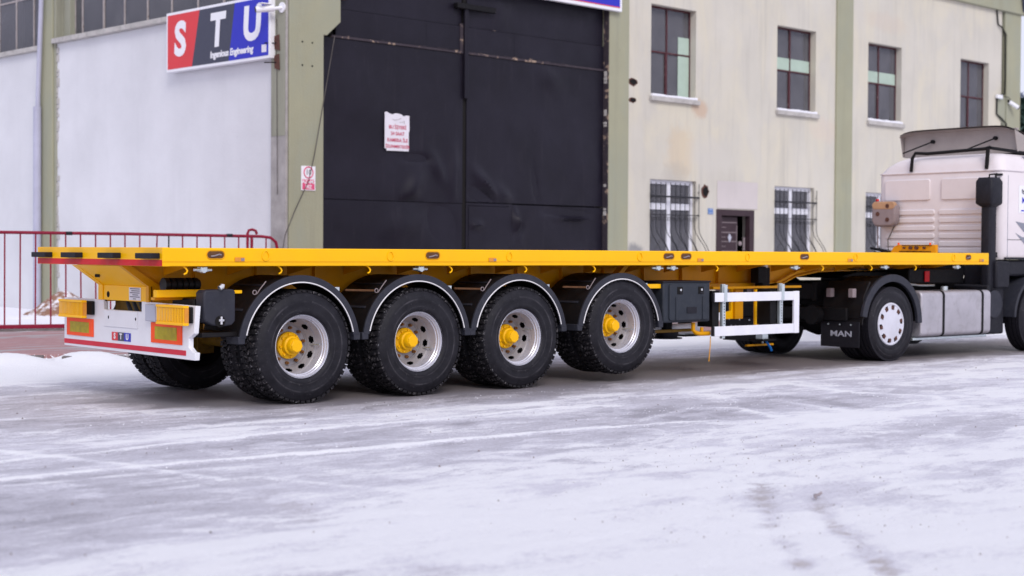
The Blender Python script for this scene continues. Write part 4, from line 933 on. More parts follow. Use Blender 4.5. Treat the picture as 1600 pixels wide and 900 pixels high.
# ================================================================== FLATBED TRAILER
tr = empty('flatbed_trailer', 'long yellow flatbed semi-trailer with four axles and white rear bumper', 'trailer', (0, 0, 0))
WX = [1.4745, 2.854, 4.2044, 5.7189]; WZ = [.54, .54, .54, .616]; L = 13.126; ZT = 1.46; ZB = 1.295; W = 2.55
for i, (x, z) in enumerate(zip(WX, WZ)):
    dual_wheel(tr, x, 0, z, False, [.1, .45, -.2, .3][i]); dual_wheel(tr, x, W, z, True, .2*i)
    MB().cyl((x, .35, z), (x, W-.35, z), .075, 20).build('axle', 'axle_paint', tr)
    MB().box(x-.10, x+.10, .62, .74, z-.16, z+.10).box(x-.10, x+.10, W-.74, W-.62, z-.16, z+.10).build('axle_clamp', 'axle_paint', tr, .01)
    MB().lathe([(0, -.13), (.12, -.13), (.14, -.06), (.14, .06), (.12, .13), (0, .13)], 24).build('air_spring', 'rubber', tr, loc=(x+.42, .86, .80), rot=(PI/2, 0, 0))
    MB().lathe([(0, -.13), (.12, -.13), (.14, -.06), (.14, .06), (.12, .13), (0, .13)], 24).build('air_spring', 'rubber', tr, loc=(x+.42, W-.86, .80), rot=(PI/2, 0, 0))
    MB().prism([(x-.62, .98), (x-.42, .98), (x-.40, .62), (x-.60, .62)], 'y', .70, .82).prism([(x-.62, .98), (x-.42, .98), (x-.40, .62), (x-.60, .62)], 'y', W-.82, W-.70).build('hanger_bracket', 'yellow_dusty', tr, .006)
    MB().prism([(x-.55, .72), (x+.5, .66), (x+.5, .60), (x-.55, .64)], 'y', .72, .80).prism([(x-.55, .72), (x+.5, .66), (x+.5, .60), (x-.55, .64)], 'y', W-.80, W-.72).build('trailing_arm', 'axle_paint', tr, .006)
# deck
MB().box(.07, L-.07, .07, W-.07, 1.425, 1.448).build('deck_floor', 'yellow_dusty', tr)
def rail(y0, s):
    P = [(y0, 1.335), (y0, ZT-.006), (y0+s*.006, ZT), (y0+s*.07, ZT), (y0+s*.07, 1.30), (y0+s*.010, ZB), (y0+s*.003, 1.30)]
    return MB().prism(P, 'x', .0, L)
rail(0, 1).build('side_rail', 'yellow', tr, .003); rail(W, -1).build('side_rail', 'yellow', tr, .003)
MB().box(.002, L-.002, -.0035, .0, 1.334, 1.3385).build('weld_seam', 'yellow_dusty', tr)
MB().box(-.002, .07, .003, W-.003, ZB, ZT+.002).build('rear_beam', 'yellow', tr, .003)
MB().box(L-.07, L+.003, .003, W-.003, ZB, ZT-.002).build('front_beam', 'yellow', tr, .003)
MB().box(-.005, -.0025, .01, W-.01, 1.297, 1.352).build('red_stripe', 'red_tape', tr)
for a in (.20, .93, 1.70, 2.36): MB().box(-.085, -.003, a-.155, a+.155, 1.362, 1.412).build('rubber_buffer', 'rubber', tr, .006)
# lashing slots, reflectors, rings, hooks, clamps on the near rail
def stadium(cx, cz, l, h, n=8):
    r = h/2; P = []
    for s_, a0 in ((1, -90), (-1, 90)):
        for i in range(n+1):
            a = math.radians(a0+180*i/n); P.append((cx+s_*(l/2-r)+r*math.cos(a), cz+r*math.sin(a)))
    return P
for x in (.525, 2.997, 6.443, 6.736, 8.923, 12.60):
    l = .17 if x < 12 else .13
    s_ = MB().prism(stadium(x, 1.398, l, .064), 'y', -.002, .004).build('lashing_slot', 'slot', tr)
    o = stadium(x, 1.398, l+.014, .078); MB().tube([(a, -.002, b) for a, b in o], .004, 5, True).build('slot_rim', 'yellow_dusty', s_)
    MB().tube([(x-.05, -.004, 1.385), (x-.01, -.006, 1.39), (x+.03, -.006, 1.402), (x+.055, -.004, 1.398)], .0075, 6).build('slot_bar', 'horn', s_)
for x in (.769, 3.78, 6.979, 9.859, 12.93):
    r0 = MB().box(x-.05, x+.05, -.010, -.0035, 1.345-.008, 1.376).build('side_marker', 'amber', tr, .002)
    MB().box(x+.012, x+.048, -.0125, -.0105, 1.345, 1.368).build('marker_lens', 'horn', r0)
for x in (1.046, 2.471, 4.016, 5.97, 7.829, 9.98, 12.23):
    MB().tube([(x+.036*math.cos(a)*(1-.25*math.sin(a)), -.005, 1.392+.045*math.sin(a)) for a in np.linspace(0, 2*PI, 16, endpoint=False)], .0055, 6, True).build('lashing_ring', 'yellow', tr)
for x in (.235, 1.219, 2.23, 3.25, 4.264, 5.274, 7.307, 9.326, 10.358, 11.36):
    MB().tube([(x-.01, .05, 1.30), (x+.012, .035, 1.275), (x+.022, .03, 1.255), (x+.012, .03, 1.235), (x-.012, .03, 1.225)], .0085, 7).build('rope_hook', 'yellow', tr)
for x in (.428, 2.884, 6.317, 6.563, 8.81, 10.70, 12.40):
    MB().box(x-.035, x+.035, .035, .10, 1.245, 1.29).cyl((x-.09, .06, 1.265), (x+.09, .06, 1.262), .014, 8).cyl((x, .03, 1.262), (x, .09, 1.262), .028, 10).build('twist_lock', 'galv', tr, .003)
# longitudinal beams with rising tail and gooseneck
def beam(y0, y1):
    P = [(.02, 1.292), (.30, 1.10), (.30, .96), (.9, .96), (6.6, .99), (8.95, 1.0), (9.35, 1.02), (9.7, 1.14), (10.2, 1.21), (11.4, 1.23), (12.9, 1.24), (12.9, 1.42), (.02, 1.42)]
    b_ = MB().prism(P, 'y', y0+.05, y0+.064).build('main_beam', 'yellow_dusty', tr)
    bot_ = P[1:11]; q = [(x, z) for x, z in bot_]
    poly = q+[(x, z-.016) for x, z in reversed(q)]; k = len(q)
    mb = MB()
    for (xa, za), (xb, zb) in zip(q[:-1], q[1:]):
        mb.add([(xa, y0, za), (xb, y0, zb), (xb, y1, zb), (xa, y1, za), (xa, y0, za-.018), (xb, y0, zb-.018), (xb, y1, zb-.018), (xa, y1, za-.018)], [(0, 1, 2, 3), (7, 6, 5, 4), (0, 4, 5, 1), (1, 5, 6, 2), (2, 6, 7, 3), (3, 7, 4, 0)])
    mb.build('bottom_flange', 'yellow_dusty', b_)
    x = .75
    while x < 9.2: MB().box(x, x+.012, y0, y0+.05, 1.0, 1.41).build('stiffener', 'yellow_dusty', b_); x += .675
    return b_
beam(.76, .90); beam(1.65, 1.79)
x = .42
while x < 12.9:
    if abs(x-.42) > .05 or True:
        zb = 1.10 if x > .3 else 1.2
        MB().prism([(.075, 1.42), (.075, 1.335), (.76, 1.20), (.76, 1.42)], 'x', x, x+.01).prism([(W-.075, 1.42), (W-.075, 1.335), (W-.76, 1.20), (W-.76, 1.42)], 'x', x, x+.01).build('outrigger', 'yellow_dusty', tr)
        MB().box(x-.03, x+.04, .91, 1.64, 1.26, 1.40).build('cross_member', 'yellow_dusty', tr)
    x += .675
# tail: sloping plate between the beams, box with holes and data plate
MB().prism([(.004, 1.292), (.014, 1.292), (.30, 1.112), (.29, 1.10)], 'y', .83, 1.70).build('tail_slope_plate', 'yellow', tr)
MB().prism([(.0, 1.292), (.02, 1.292), (.33, 1.10), (.33, .955), (.275, .955), (.275, 1.10)], 'y', 1.70, 1.79).build('tail_flange', 'yellow', tr)
MB().prism([(.0, 1.292), (.10, 1.292), (.40, 1.10), (.40, .955), (.275, .955), (.275, 1.10)], 'y', .775, .83).build('tail_flange', 'yellow_dusty', tr)
tb = MB().box(.285, .33, .83, 1.70, .955, 1.10).build('tail_box', 'yellow', tr, .004)
for y, z, r in ((1.60, 1.01, .030),): MB().cyl((.2835, y, z), (.290, y, z), r, 18).build('round_hole', 'dark_void', tb)
MB().prism(stadium(1.52, 1.19, .10, .03), 'x', .13, .135).build('oval_hole', 'dark_void', tb)
dp = MB().box(.281, .2845, .94, 1.17, .965, 1.085).build('data_plate', 'paper', tb)
for k, (a, b_) in enumerate(((.96, 1.15), (.96, 1.12), (.96, 1.15), (.99, 1.10), (.96, 1.15), (1.03, 1.09))):
    z = 1.074-.019*k; MB().box(.2795, .2808, a, b_, z-.004, z+.003).build('print_line', 'dark_print', dp)
# rear bumper: white steel plate with a cut-out, stripes, reflectors and lamps
XB = .285
P = [(2.56, .955), (1.70, .955), (1.70, .862), (.93, .862), (.93, .96), (-.07, .945), (-.035, .70), (.055, .655), (.055, .575), (-.01, .535), (-.06, .53), (-.05, .462), (2.56, .475)]
MB().prism(P, 'x', XB, XB+.05).build('bumper', 'white_paint', tr, .004)
pl = MB().box(XB-.008, XB, 1.0, 1.68, .70, .858).build('plate_recess', 'white_paint', tr, .003)
for y in (1.58, 1.03): MB().prism(stadium(y, .79, .02, .03), 'x', XB-.0105, XB-.0082).build('bolt_slot', 'dark_void', pl)
MB().box(XB-.0045, XB-.001, .10, 2.55, .497, .543).build('red_stripe', 'red_tape_pale', tr)
for a, b_, z0_, z1_ in ((1.905, 2.485, .583, .757), (.165, .735, .588, .775)):
    r0 = MB().box(XB-.010, XB-.001, a, b_, z0_, z1_).build('reflector', 'orange_tape', tr, .002)
    MB().box(XB-.0125, XB-.0103, a+.10*.55+.03, b_-.08, z0_+.035, z1_-.035).build('reflector_centre', 'lime_tape', r0)
st = MB().box(XB-.005, XB-.001, 1.395, 1.52, .572, .652).build('logo_panel', 'sign_red', tr)
MB().box(XB-.005, XB-.001, 1.268, 1.394, .572, .652).build('logo_panel', 'sign_grey', tr)
MB().box(XB-.005, XB-.001, 1.140, 1.267, .572, .652).build('logo_panel', 'sign_blue', tr)
for ch, y in (('S', 1.457), ('T', 1.331), ('U', 1.203)): letter(ch, .075, 'sign_white', tr, face_mtx((XB-.0065, y, .612), (0, -1, 0)), bold=.003, extr=.001)
for yc, z0_, z1_, w0, w1 in ((2.30, .772, .945, 1.90, 2.42), (.30, .775, .950, -.085, .42)):
    lb = MB().box(XB-.075, XB-.001, w0+.16, w1+.10, z0_+.02, z1_-.012).build('tail_lamp', 'amber', tr, .006)
    MB().box(XB-.078, XB-.0755, w0+.30, w1+.09, z0_+.03, z1_-.02).build('lamp_lens', 'lamp_clear', lb)
    MB().box(XB-.13, XB-.0765, w0, w1, z1_-.022, z1_).build('guard_bar', 'yellow', lb, .003)
    MB().box(XB-.13, XB-.0765, w0, w1, z0_-.002, z0_+.022).build('guard_bar', 'yellow', lb, .003)
    k = 18
    for i in range(k): 
        y = w0+.012+(w1-w0-.03)*i/(k-1); MB().box(XB-.126, XB-.119, y-.0045, y+.0045, z0_+.022, z1_-.022).build('guard_slat', 'yellow', lb)
    MB().box(XB-.118, XB-.078, w0+.001, w0+.008, z0_+.022, z1_-.022).build('guard_cheek', 'amber', lb)
MB().box(XB-.03, XB-.002, -.03, .075, .79, .935).build('lamp_side_box', 'dark_steel', tr, .006)
MB().box(XB-.03, XB-.002, 1.88, 2.06, .80, .935).build('lamp_side_box', 'dark_steel', tr, .006)
MB().box(XB-.045, XB-.001, .585, .78, .785, .940).build('lamp_side_box', 'box_grey', tr, .006)
MB().tube([(XB+.04, .80, 1.0), (XB+.04, .80, .75)], .03, 8).tube([(XB+.04, 1.75, 1.0), (XB+.04, 1.75, .75)], .03, 8).build('bumper_bracket', 'yellow_dusty', tr)
for k in range(3): MB().tube([(.45, 1.52-.13*k, .99), (.43, 1.35-.13*k, .80)], .038, 10).build('air_hose', 'grey_plastic', tr)
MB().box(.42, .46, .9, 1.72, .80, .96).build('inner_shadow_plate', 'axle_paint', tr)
# black chock holder, yellow bar and bellows at the rear near corner
ck = MB().prism([(.40, 1.055), (.42, 1.082), (.70, 1.090), (.725, 1.07), (.725, .80), (.69, .765), (.62, .755), (.50, .765), (.42, .80), (.40, .83)], 'y', -.01, .14).build('wheel_chock', 'grey_plastic', tr, .014)
MB().cyl((.545, -.03, 1.098), (.575, -.03, 1.115), .024, 10).cyl((.58, -.02, 1.10), (.585, -.02, 1.135), .018, 8).build('wing_nut', 'chrome', ck)
MB().disc((.565, .80), .052, -.016, -.009, 20).build('round_recess', 'dark_void', ck); MB().cyl((.565, -.03, .775), (.565, -.03, .845), .012, 8).cyl((.54, -.03, .81), (.59, -.03, .81), .012, 8).build('wing_nut', 'chrome', ck)
MB().box(.12, .62, .33, .40, 1.012, 1.080).build('step_bar', 'yellow', tr, .006)
MB().box(.14, .60, .41, .48, .985, 1.012).build('step_bar', 'yellow_dusty', tr, .004)
MB().box(.73, .86, .10, .14, 1.045, 1.075).build('chock_arm', 'yellow', tr, .004)
mb = MB()
for k in range(6): mb.cyl((.30+.06*k, .55, 1.12), (.34+.06*k, .55, 1.12), .065, 16); mb.cyl((.335+.06*k, .55, 1.12), (.365+.06*k, .55, 1.12), .052, 16)
mb.build('corrugated_hose', 'fender_dark', tr)
MB().box(.42, .80, .06, .60, .655, .70).box(.42, .46, .2, .6, .70, 1.0).build('fender_arm', 'fender_dark', tr, .008)
# fenders
for i, x in enumerate(WX):
    for side in (0, 1):
        y0 = .0 if side == 0 else W; s_ = 1 if side == 0 else -1
        ya, yb = sorted((y0+s_*.012, y0+s_*.66)); cx, cz = x-.045, .54
        f = MB().arc(cx, cz, .655, .665, ya, yb, 9, 171, 40).build('fender', 'fender_dark', tr)
        ya, yb = sorted((y0-s_*.012, y0+s_*.012)); 
        MB().arc(cx, cz, .602, .672, ya, yb, 9, 171, 48).build('fender_lip', 'grey_plastic', f, .003)
        MB().tube([(cx+.604*math.cos(math.radians(a)), y0-s_*.014, cz+.604*math.sin(math.radians(a))) for a in np.linspace(12, 168, 44)], .0062, 6).build('piping', 'piping', f)
        for e in (-1, 1): MB().box(cx+e*.640-.036, cx+e*.640+.036, *sorted((y0-s_*.010, y0+s_*.20)), .585, .655).build('fender_foot', 'grey_plastic', f, .006)
        if side == 0:
            a1 = math.radians(128); px_, pz_ = cx+.69*math.cos(a1), cz+.69*math.sin(a1)
            MB().tube([(px_+.09, .07, pz_+.07), (px_+.02, .06, pz_+.0), (px_-.01, .06, pz_-.04), (px_-.05, .06, pz_-.11)], .0055, 6).tube([(px_-.04+.02*math.cos(a), .055, pz_-.03+.02*math.sin(a)) for a in np.linspace(0, 2*PI, 12, endpoint=False)], .005, 6, True).build('fender_clip', 'horn', f)
            if i: MB().tube([(px_-.05, .07, pz_-.03), (px_-.40, .07, pz_-.02)], .011, 6).build('fender_stay', 'slot', f)
            a1 = math.radians(52); MB().box(cx+.69*math.cos(a1), cx+.69*math.cos(a1)+.05, .05, .10, cz+.69*math.sin(a1)-.03, cz+.69*math.sin(a1)+.01).build('fender_clip', 'galv', f, .003)
            for aa in (148, 120): 
                a1 = math.radians(aa); MB().arc(cx, cz, .666, .672, .10, .64, aa-1, aa+1, 2).build('shell_rib', 'grey_plastic', f)
# toolbox
tx = MB().box(6.40, 7.205, .04, .56, .63, 1.105).build('toolbox', 'box_plastic', tr, .02)
MB().box(6.39, 7.215, .035, .57, 1.092, 1.112).build('toolbox_lid_edge', 'black_plastic', tx, .006)
MB().prism(bevel_box_poly(6.49, 7.17, .655, 1.075, .03), 'y', .022, .045).build('toolbox_door', 'box_plastic', tx, .008)
for x in (6.66, 7.02):
    MB().box(x-.045, x+.045, .018, .0235, .96, 1.045).build('latch_recess', 'dark_void', tx); MB().cyl((x, .004, 1.01), (x, .02, 1.01), .014, 10).build('latch', 'chrome', tx); MB().box(x-.02, x+.03, .008, .018, .965, .985).build('latch_lever', 'black_plastic', tx, .003)
MB().box(6.78, 6.95, .014, .0225, .735, .81).build('embossed_panel', 'black_plastic', tx, .003)
for x in (6.60, 7.06): MB().box(x-.012, x+.012, .012, .022, .66, .93).build('door_rib', 'box_plastic', tx, .006)
MB().box(6.12, 6.40, .08, .14, 1.03, 1.08).build('toolbox_arm', 'yellow', tr, .004)
MB().prism([(6.0, 1.0), (6.06, 1.0), (6.42, 1.29), (6.34, 1.29)], 'y', .60, .70).build('diagonal_brace', 'yellow_dusty', tr)
# air tank, tubes, strap hardware under the box
MB().cyl((6.30, .62, .515), (7.62, .62, .52), .062, 24).cyl((7.62, .62, .52), (7.65, .62, .52), .062, 24, .03).build('air_tank', 'white_paint', tr)
MB().box(6.0, 7.20, .30, .36, .50, .535).build('guard_carrier', 'axle_paint', tr, .006)
MB().box(6.25, 6.48, .40, .5, .575, .61).build('guard_carrier_plate', 'yellow_dusty', tr, .004)
MB().tube([(7.0, .12, .62), (7.0, .12, .53), (7.03, .11, .50), (7.09, .10, .485), (7.26, .10, .485)], .026, 10).tube([(7.15, .12, .56), (7.15, .12, .49)], .022, 8).build('bent_tube', 'yellow_dusty', tr)
sp_ = MB().cyl((7.0, .55, .50), (7.0, .55, .42), .15, 24, .13).build('spare_carrier_disc', 'black_plastic', tr)
MB().cyl((7.0, .55, .425), (7.0, .55, .412), .19, 24).build('base_disc', 'black_plastic', sp_); MB().cyl((7.0, .55, .62), (7.0, .55, .5), .07, 12).build('spindle', 'dark_steel', sp_)
MB().tube([(7.24, .06, .455), (7.235, .06, .33), (7.22, .06, .20), (7.215, .06, .155)], .006, 6).build('loose_wire', 'yellow_dusty', tr)
# side underrun guard
g = MB().box(7.245, 8.72, -.005, .02, .860, .968).build('side_guard_rail', 'alu', tr, .004); MB().box(7.245, 8.72, -.005, .02, .452, .568).build('side_guard_rail', 'alu', tr, .004)
MB().box(8.722, 8.822, -.008, .024, .448, .972).build('side_guard_end', 'alu', tr, .005)
MB().box(7.215, 7.244, .0, .03, .86, .965).box(7.215, 7.244, .0, .03, .455, .565).build('rail_end_cap', 'rubber', tr, .003)
for x in (7.43, 8.50):
    MB().box(x-.028, x+.028, .022, .060, .42 if x < 8 else .45, 1.07).build('guard_post', 'galv', tr, .003)
    MB().box(x-.026, x+.026, -.012, -.006, .858, 1.062).box(x-.024, x+.024, .014, .021, .568, .858).build('guard_post_face', 'galv', tr, .002)
    mb = MB()
    for k in range(8): mb.disc((x, .60+.034*k), .0075, .011, .0135, 8)
    mb.build('punched_holes', 'dark_void', tr, kind='stuff')
    MB().box(x-.16, x-.04, .06, .30, .56, .99).build('guard_leg', 'dark_steel', tr, .006)
# landing gear and its frame
MB().box(7.15, 9.42, .74, .80, .985, 1.06).build('gear_beam', 'yellow_dusty', tr, .006)
MB().box(7.6, 9.3, .34, .40, 1.0, 1.03).build('gear_beam', 'yellow_dusty', tr, .004)
for s_ in (0, 1):
    y = .55 if s_ == 0 else W-.67
    lg = MB().box(8.78, 8.93, y, y+.13, .42, 1.26).build('landing_leg', 'dark_steel', tr, .01)
    MB().box(8.80, 8.91, y+.01, y+.12, .34, .42).build('inner_leg', 'galv', lg); MB().box(8.72, 8.99, y-.06, y+.19, .32, .345).build('foot_plate', 'dark_steel', lg, .008)
    MB().box(8.66, 8.82, y-.03, y+.10, 1.06, 1.27).build('gear_box', 'dark_steel', lg, .01)
    MB().cyl((8.86, y+.06, 1.2), (8.86, y+.06, 1.29), .06, 14).build('leg_top', 'white_paint', lg)
MB().cyl((8.36, .30, .53), (8.36, .30, .99), .035, 12).build('yellow_strut', 'yellow', tr)
MB().prism([(7.95, .62), (8.20, .62), (8.20, 1.0), (8.12, 1.0), (8.12, .72), (7.95, .70)], 'y', .50, .54).build('gear_gusset', 'yellow', tr, .004)
MB().box(8.15, 8.30, .46, .50, .62, .99).build('gear_gusset', 'yellow_dusty', tr, .004)
MB().tube([(8.86, .60, .40), (8.90, .57, .30), (8.94, .55, .24), (8.97, .55, .19)], .016, 8).build('blue_strap', 'blue_strap', tr)
MB().box(8.62, 9.15, .66, .70, .25, .275).build('yellow_bar', 'yellow_dusty', tr, .004)
MB().tube([(8.75, .68, .42), (8.9, .68, .40), (8.95, .68, .28)], .012, 6).build('ratchet_link', 'galv', tr)
vb = MB().box(7.2, 8.05, .60, .64, .70, .86).build('valve_board', 'axle_paint', tr)
for x, w__ in ((7.28, .16), (7.62, .22), (7.88, .12)): MB().box(x-w__/2, x+w__/2, .585, .599, .725, .835).build('label_plate', 'deflector', vb)
# arched gooseneck edge and kingpin plate
q = [(9.05, .99), (9.3, 1.03), (9.5, 1.10), (9.7, 1.17), (10.0, 1.22), (10.6, 1.255), (11.3, 1.27)]
for yy in (.74, 1.79):
    mb = MB()
    for (xa, za), (xb, zb) in zip(q[:-1], q[1:]):
        mb.add([(xa, yy, za), (xb, yy, zb), (xb, yy+.02, zb), (xa, yy+.02, za), (xa, yy, za+.04), (xb, yy, zb+.03), (xb, yy+.02, zb+.03), (xa, yy+.02, za+.04)], [(0, 1, 2, 3), (7, 6, 5, 4), (0, 4, 5, 1), (1, 5, 6, 2), (2, 6, 7, 3), (3, 7, 4, 0)])
    mb.build('gooseneck_edge', 'yellow_dusty', tr)
MB().box(10.9, 12.6, .7, 1.85, 1.215, 1.235).build('kingpin_plate', 'dark_steel', tr)
MB().cyl((11.5, 1.275, 1.08), (11.5, 1.275, 1.22), .045, 16).build('kingpin', 'dark_steel', tr)
# connector board standing on the front of the deck
hb = MB().prism([(.44, 1.46), (1.21, 1.46), (1.15, 1.545), (1.08, 1.575), (.44, 1.575)], 'x', 12.46, 12.52).build('connector_board', 'yellow_dusty', tr, .005)
MB().box(12.452, 12.461, .52, 1.05, 1.470, 1.482).build('board_slot', 'dark_void', hb)
for y, r in ((.96, .014), (.85, .024), (.75, .026), (.62, .018)): MB().cyl((12.42, y, 1.53), (12.461, y, 1.53), r, 12).build('coupling', 'rust', hb)
for y in (.52, 1.05): MB().cyl((12.44, y, 1.575), (12.44, y, 1.602), .014, 8).build('coupling', 'orange_tape', hb)
MB().tube([(12.45, .5, 1.568), (12.44, .85, 1.562), (12.45, 1.0, 1.566)], .006, 6).build('hose', 'dark_steel', hb)

# ================================================================== TRACTOR
TH = math.radians(-.8)
tk = empty('truck_tractor', 'white cab truck tractor coupled to the front of the yellow trailer', 'truck', (11.5, 1.275, 0), TH)
YS = 1.225; AX = -.60; FX = 3.02; R2 = .50
ME['ttyre'] = MB().lathe(tyre_prof(R2, .28, 0), 64, close=True).mesh('tyre', 'tyre', 50)
ME['ttread'] = tread_lugs(R2*.999, .28, 0, 60, False).mesh('tread', 'rubber', 0)
cv = MB().lathe([(.283, .030), (.288, .022), (.280, .012), (.262, .012), (.255, .020), (.20, .014), (.12, .006), (.05, -.004), (0, -.006)], 60, lambda i, j: i in (4,) and (j % 6) in (0, 1))
ME['cover'] = cv.mesh('wheel_cover', 'cap_white', 40, False)
ME['tback'] = MB().lathe([(.283, .032), (.285, .06), (.20, .08), (0, .08)], 48).lathe([(.283, .27), (.26, .24), (.2, .2), (0, .2)], 48).mesh('rim', 'dark_steel', 40, False)
cn = MB()
for i in range(10):
    a = 2*PI*(i+.05)/10+.16; c, s_ = math.cos(a), math.sin(a); r0, r1, w2 = .195, .245, .022
    pts = [(r0*c-w2*s_, r0*s_+w2*c), (r1*c-w2*s_, r1*s_+w2*c), (r1*c+w2*s_, r1*s_-w2*c), (r0*c+w2*s_, r0*s_-w2*c)]
    cn.prism([(p[0], p[1]) for p in pts], 'y', .008, .022)
ME['cover_slots'] = cn.mesh('cover_slots', 'rust', 0)
def tr_wheel(x, side, dual):
    y = -YS if side == 0 else YS; flip = PI if side else 0
    for k in range(2 if dual else 1):
        w_ = bpy.data.objects.new('wheel', ME['tback']); COL.objects.link(w_); w_.parent = tk
        w_.matrix_local = Matrix.Translation((x, y, R2)) @ Matrix.Rotation(flip, 4, 'Z')
        off = .31*k; put(ME['ttyre'], 'tyre', w_, loc=(0, off, 0)); put(ME['ttread'], 'tread', w_, loc=(0, off, 0), kind='stuff')
        if k == 0: put(ME['cover'], 'wheel_cover', w_); put(ME['cover_slots'], 'cover_slots', w_, kind='stuff')
for sd in (0, 1): tr_wheel(AX, sd, True); tr_wheel(FX, sd, False)
MB().cyl((AX, -1, R2), (AX, 1, R2), .09, 16).build('rear_axle', 'dark_steel', tk)
MB().lathe([(0, -.2), (.16, -.16), (.2, 0), (.16, .16), (0, .2)], 20).build('differential', 'dark_steel', tk, loc=(AX, 0, R2))
MB().cyl((FX, -1, R2-.05), (FX, 1, R2-.05), .06, 12).build('front_axle', 'dark_steel', tk)
MB().box(-1.25, 4.0, -.46, -.38, .80, 1.06).box(-1.25, 4.0, .38, .46, .80, 1.06).box(-1.25, -1.15, -.38, .38, .82, 1.04).build('chassis_rail', 'dark_steel', tk, .008)
MB().box(-1.30, -1.25, -1.0, 1.0, .55, .72).build('rear_light_bar', 'dark_steel', tk, .01)
MB().prism([(-.55, 1.10), (.5, 1.10), (.5, 1.19), (-.35, 1.19), (-.75, 1.12)], 'y', -.45, .45).build('fifth_wheel', 'dark_steel', tk, .01)
MB().box(-1.0, 1.8, -.80, .80, .60, .82).build('frame_equipment', 'dark_steel', tk, .02)
for s_ in (-1, 1):
    ya, yb = sorted((s_*YS, s_*(YS-.62)))
    fd = MB().arc(AX, R2, .622, .640, ya, yb, 2, 172, 36).build('fender', 'fender_dark', tk)
    ya, yb = sorted((s_*(YS+.012), s_*(YS-.035))); MB().arc(AX, R2, .568, .668, ya, yb, 0, 170, 40).build('fender_lip', 'grey_plastic', fd, .006)
    ya, yb = sorted((s_*(YS-.02), s_*(YS-.68)))
    MB().prism([(AX-.63, .50), (AX-.61, .50), (AX-.57, .86), (AX-.45, 1.06), (AX-.47, 1.08), (AX-.60, .88)], 'y', ya, yb).build('fender_rear_plate', 'fender_dark', fd, .004)
    fl = MB().box(AX-.665, AX-.650, ya+.02, yb-.01, .20, .54).build('mud_flap', 'rubber', tk, .003)
    letter('MAN', .105, 'box_grey', fl, face_mtx((AX-.6675, (ya+yb)/2-(.02 if s_ < 0 else 0), .375), (0, -1, 0)), bold=.002, extr=.001, xs=1.55)
    for y in (.15, .33, .52): MB().cyl((AX-.675, ya+y, .50), (AX-.665, ya+y, .50), .011, 8).build('flap_bolt', 'galv', fl)
    for y in (.14, .5): MB().box(AX-.70, AX-.62, ya+y-.04, ya+y+.04, .86, .98).build('lamp_bracket', 'horn', fd, .01)
MB().cyl((-1.05, .25, .62), (-1.05, -.65, .62), .12, 20).build('air_tank', 'dark_steel', tk)
MB().cyl((-1.40, -.50, .62), (-1.30, -.50, .62), .13, 20).build('round_lamp_housing', 'dark_steel', tk)
# fuel tank
ft = MB().prism(bevel_box_poly(-1.20, -.62, .30, .93, .07, 5), 'x', .10, 1.80).build('fuel_tank', 'tank', tk, .02)
for x in (.62, 1.58):
    o = bevel_box_poly(-1.208, -.612, .292, .938, .075, 5); MB().prism(o, 'x', x-.022, x+.022).build('tank_strap', 'dark_steel', ft)
MB().cyl((1.0, -.95, .93), (1.0, -.95, .985), .05, 16).build('filler_cap', 'galv', ft)
MB().box(.05, 1.85, -1.10, -.66, .25, .288).build('tank_bracket', 'galv', tk, .006)
MB().tube([(.25, -.9, 1.02), (.6, -.85, 1.0), (.9, -.85, 1.0)], .015, 6).build('air_pipe', 'galv', tk)
MB().prism(bevel_box_poly(.62, 1.20, .32, .92, .05, 4), 'x', .1, 1.7).build('far_tank', 'dark_steel', tk)
MB().box(.4, 1.75, -.78, .78, 1.02, 1.24).build('catwalk_box', 'dark_steel', tk, .02)
MB().box(.75, .86, -.80, -.79, 1.05, 1.20).build('red_label', 'red_tape', tk)
MB().cyl((2.02, -1.12, .72), (2.02, -.7, .72), .20, 24).build('silencer', 'grey_plastic', tk)
MB().box(1.88, 2.30, -1.10, -.5, .28, 1.0).box(2.0, 2.35, -1.16, -.6, .95, 1.35).build('step_well', 'black_plastic', tk, .03)
# front mudguard
MB().arc(FX, R2, .58, .63, -1.22, -.75, 5, 178, 36).arc(FX, R2, .58, .63, .75, 1.22, 5, 178, 36).build('front_mudguard', 'grey_plastic', tk, .01)
MB().box(2.3, 4.2, -1.12, 1.12, 1.12, 1.36).build('cab_underside', 'black_plastic', tk, .04)
# cab
CX0, CX1, CY0, CY1 = 2.17, 4.15, -1.13, 1.07
def plan(x0_, x1_, y0_, y1_, r, n=5): return bevel_box_poly(x0_, x1_, y0_, y1_, r, n)
rings = []
for z, ins, r in ((1.37, .02, .12), (1.43, .0, .13), (2.64, .0, .13), (2.68, .012, .13)): rings.append([(x, y, z) for x, y in plan(CX0+ins, CX1-ins, CY0+ins, CY1-ins, r)])
cab = MB().loft(rings).build('cab', 'cab', tk, smooth=50)
rings = []
for z, fx0, fn, ff in ((2.683, .0, .0, .0), (2.78, .02, .03, .10), (2.87, .06, .06, .26), (2.925, .13, .13, .45), (2.945, .28, .30, .65)):
    rings.append([(x, y, z) for x, y in plan(CX0+fx0, CX1-.05-fx0*2, CY0+fn, CY1-ff, .15)])
rf_ = MB().loft(rings).build('cab_roof', 'cab', cab, smooth=60)
MB().prism([(p[0], p[1]) for p in plan(CX0-.012, CX1, CY0-.012, CY1+.012, .14)], 'z', 2.664, 2.688).build('roof_trim', 'cab', cab, .006)
def rear_raise(y0_, y1_, z0_, z1_, dep=.022, r=.04): MB().prism(bevel_box_poly(y0_, y1_, z0_, z1_, r, 4), 'x', CX0-dep, CX0+.02).build('pressed_panel', 'cab', cab, .010)
rear_raise(.10, .92, 2.26, 2.58); rear_raise(-.95, -.10, 2.26, 2.58)
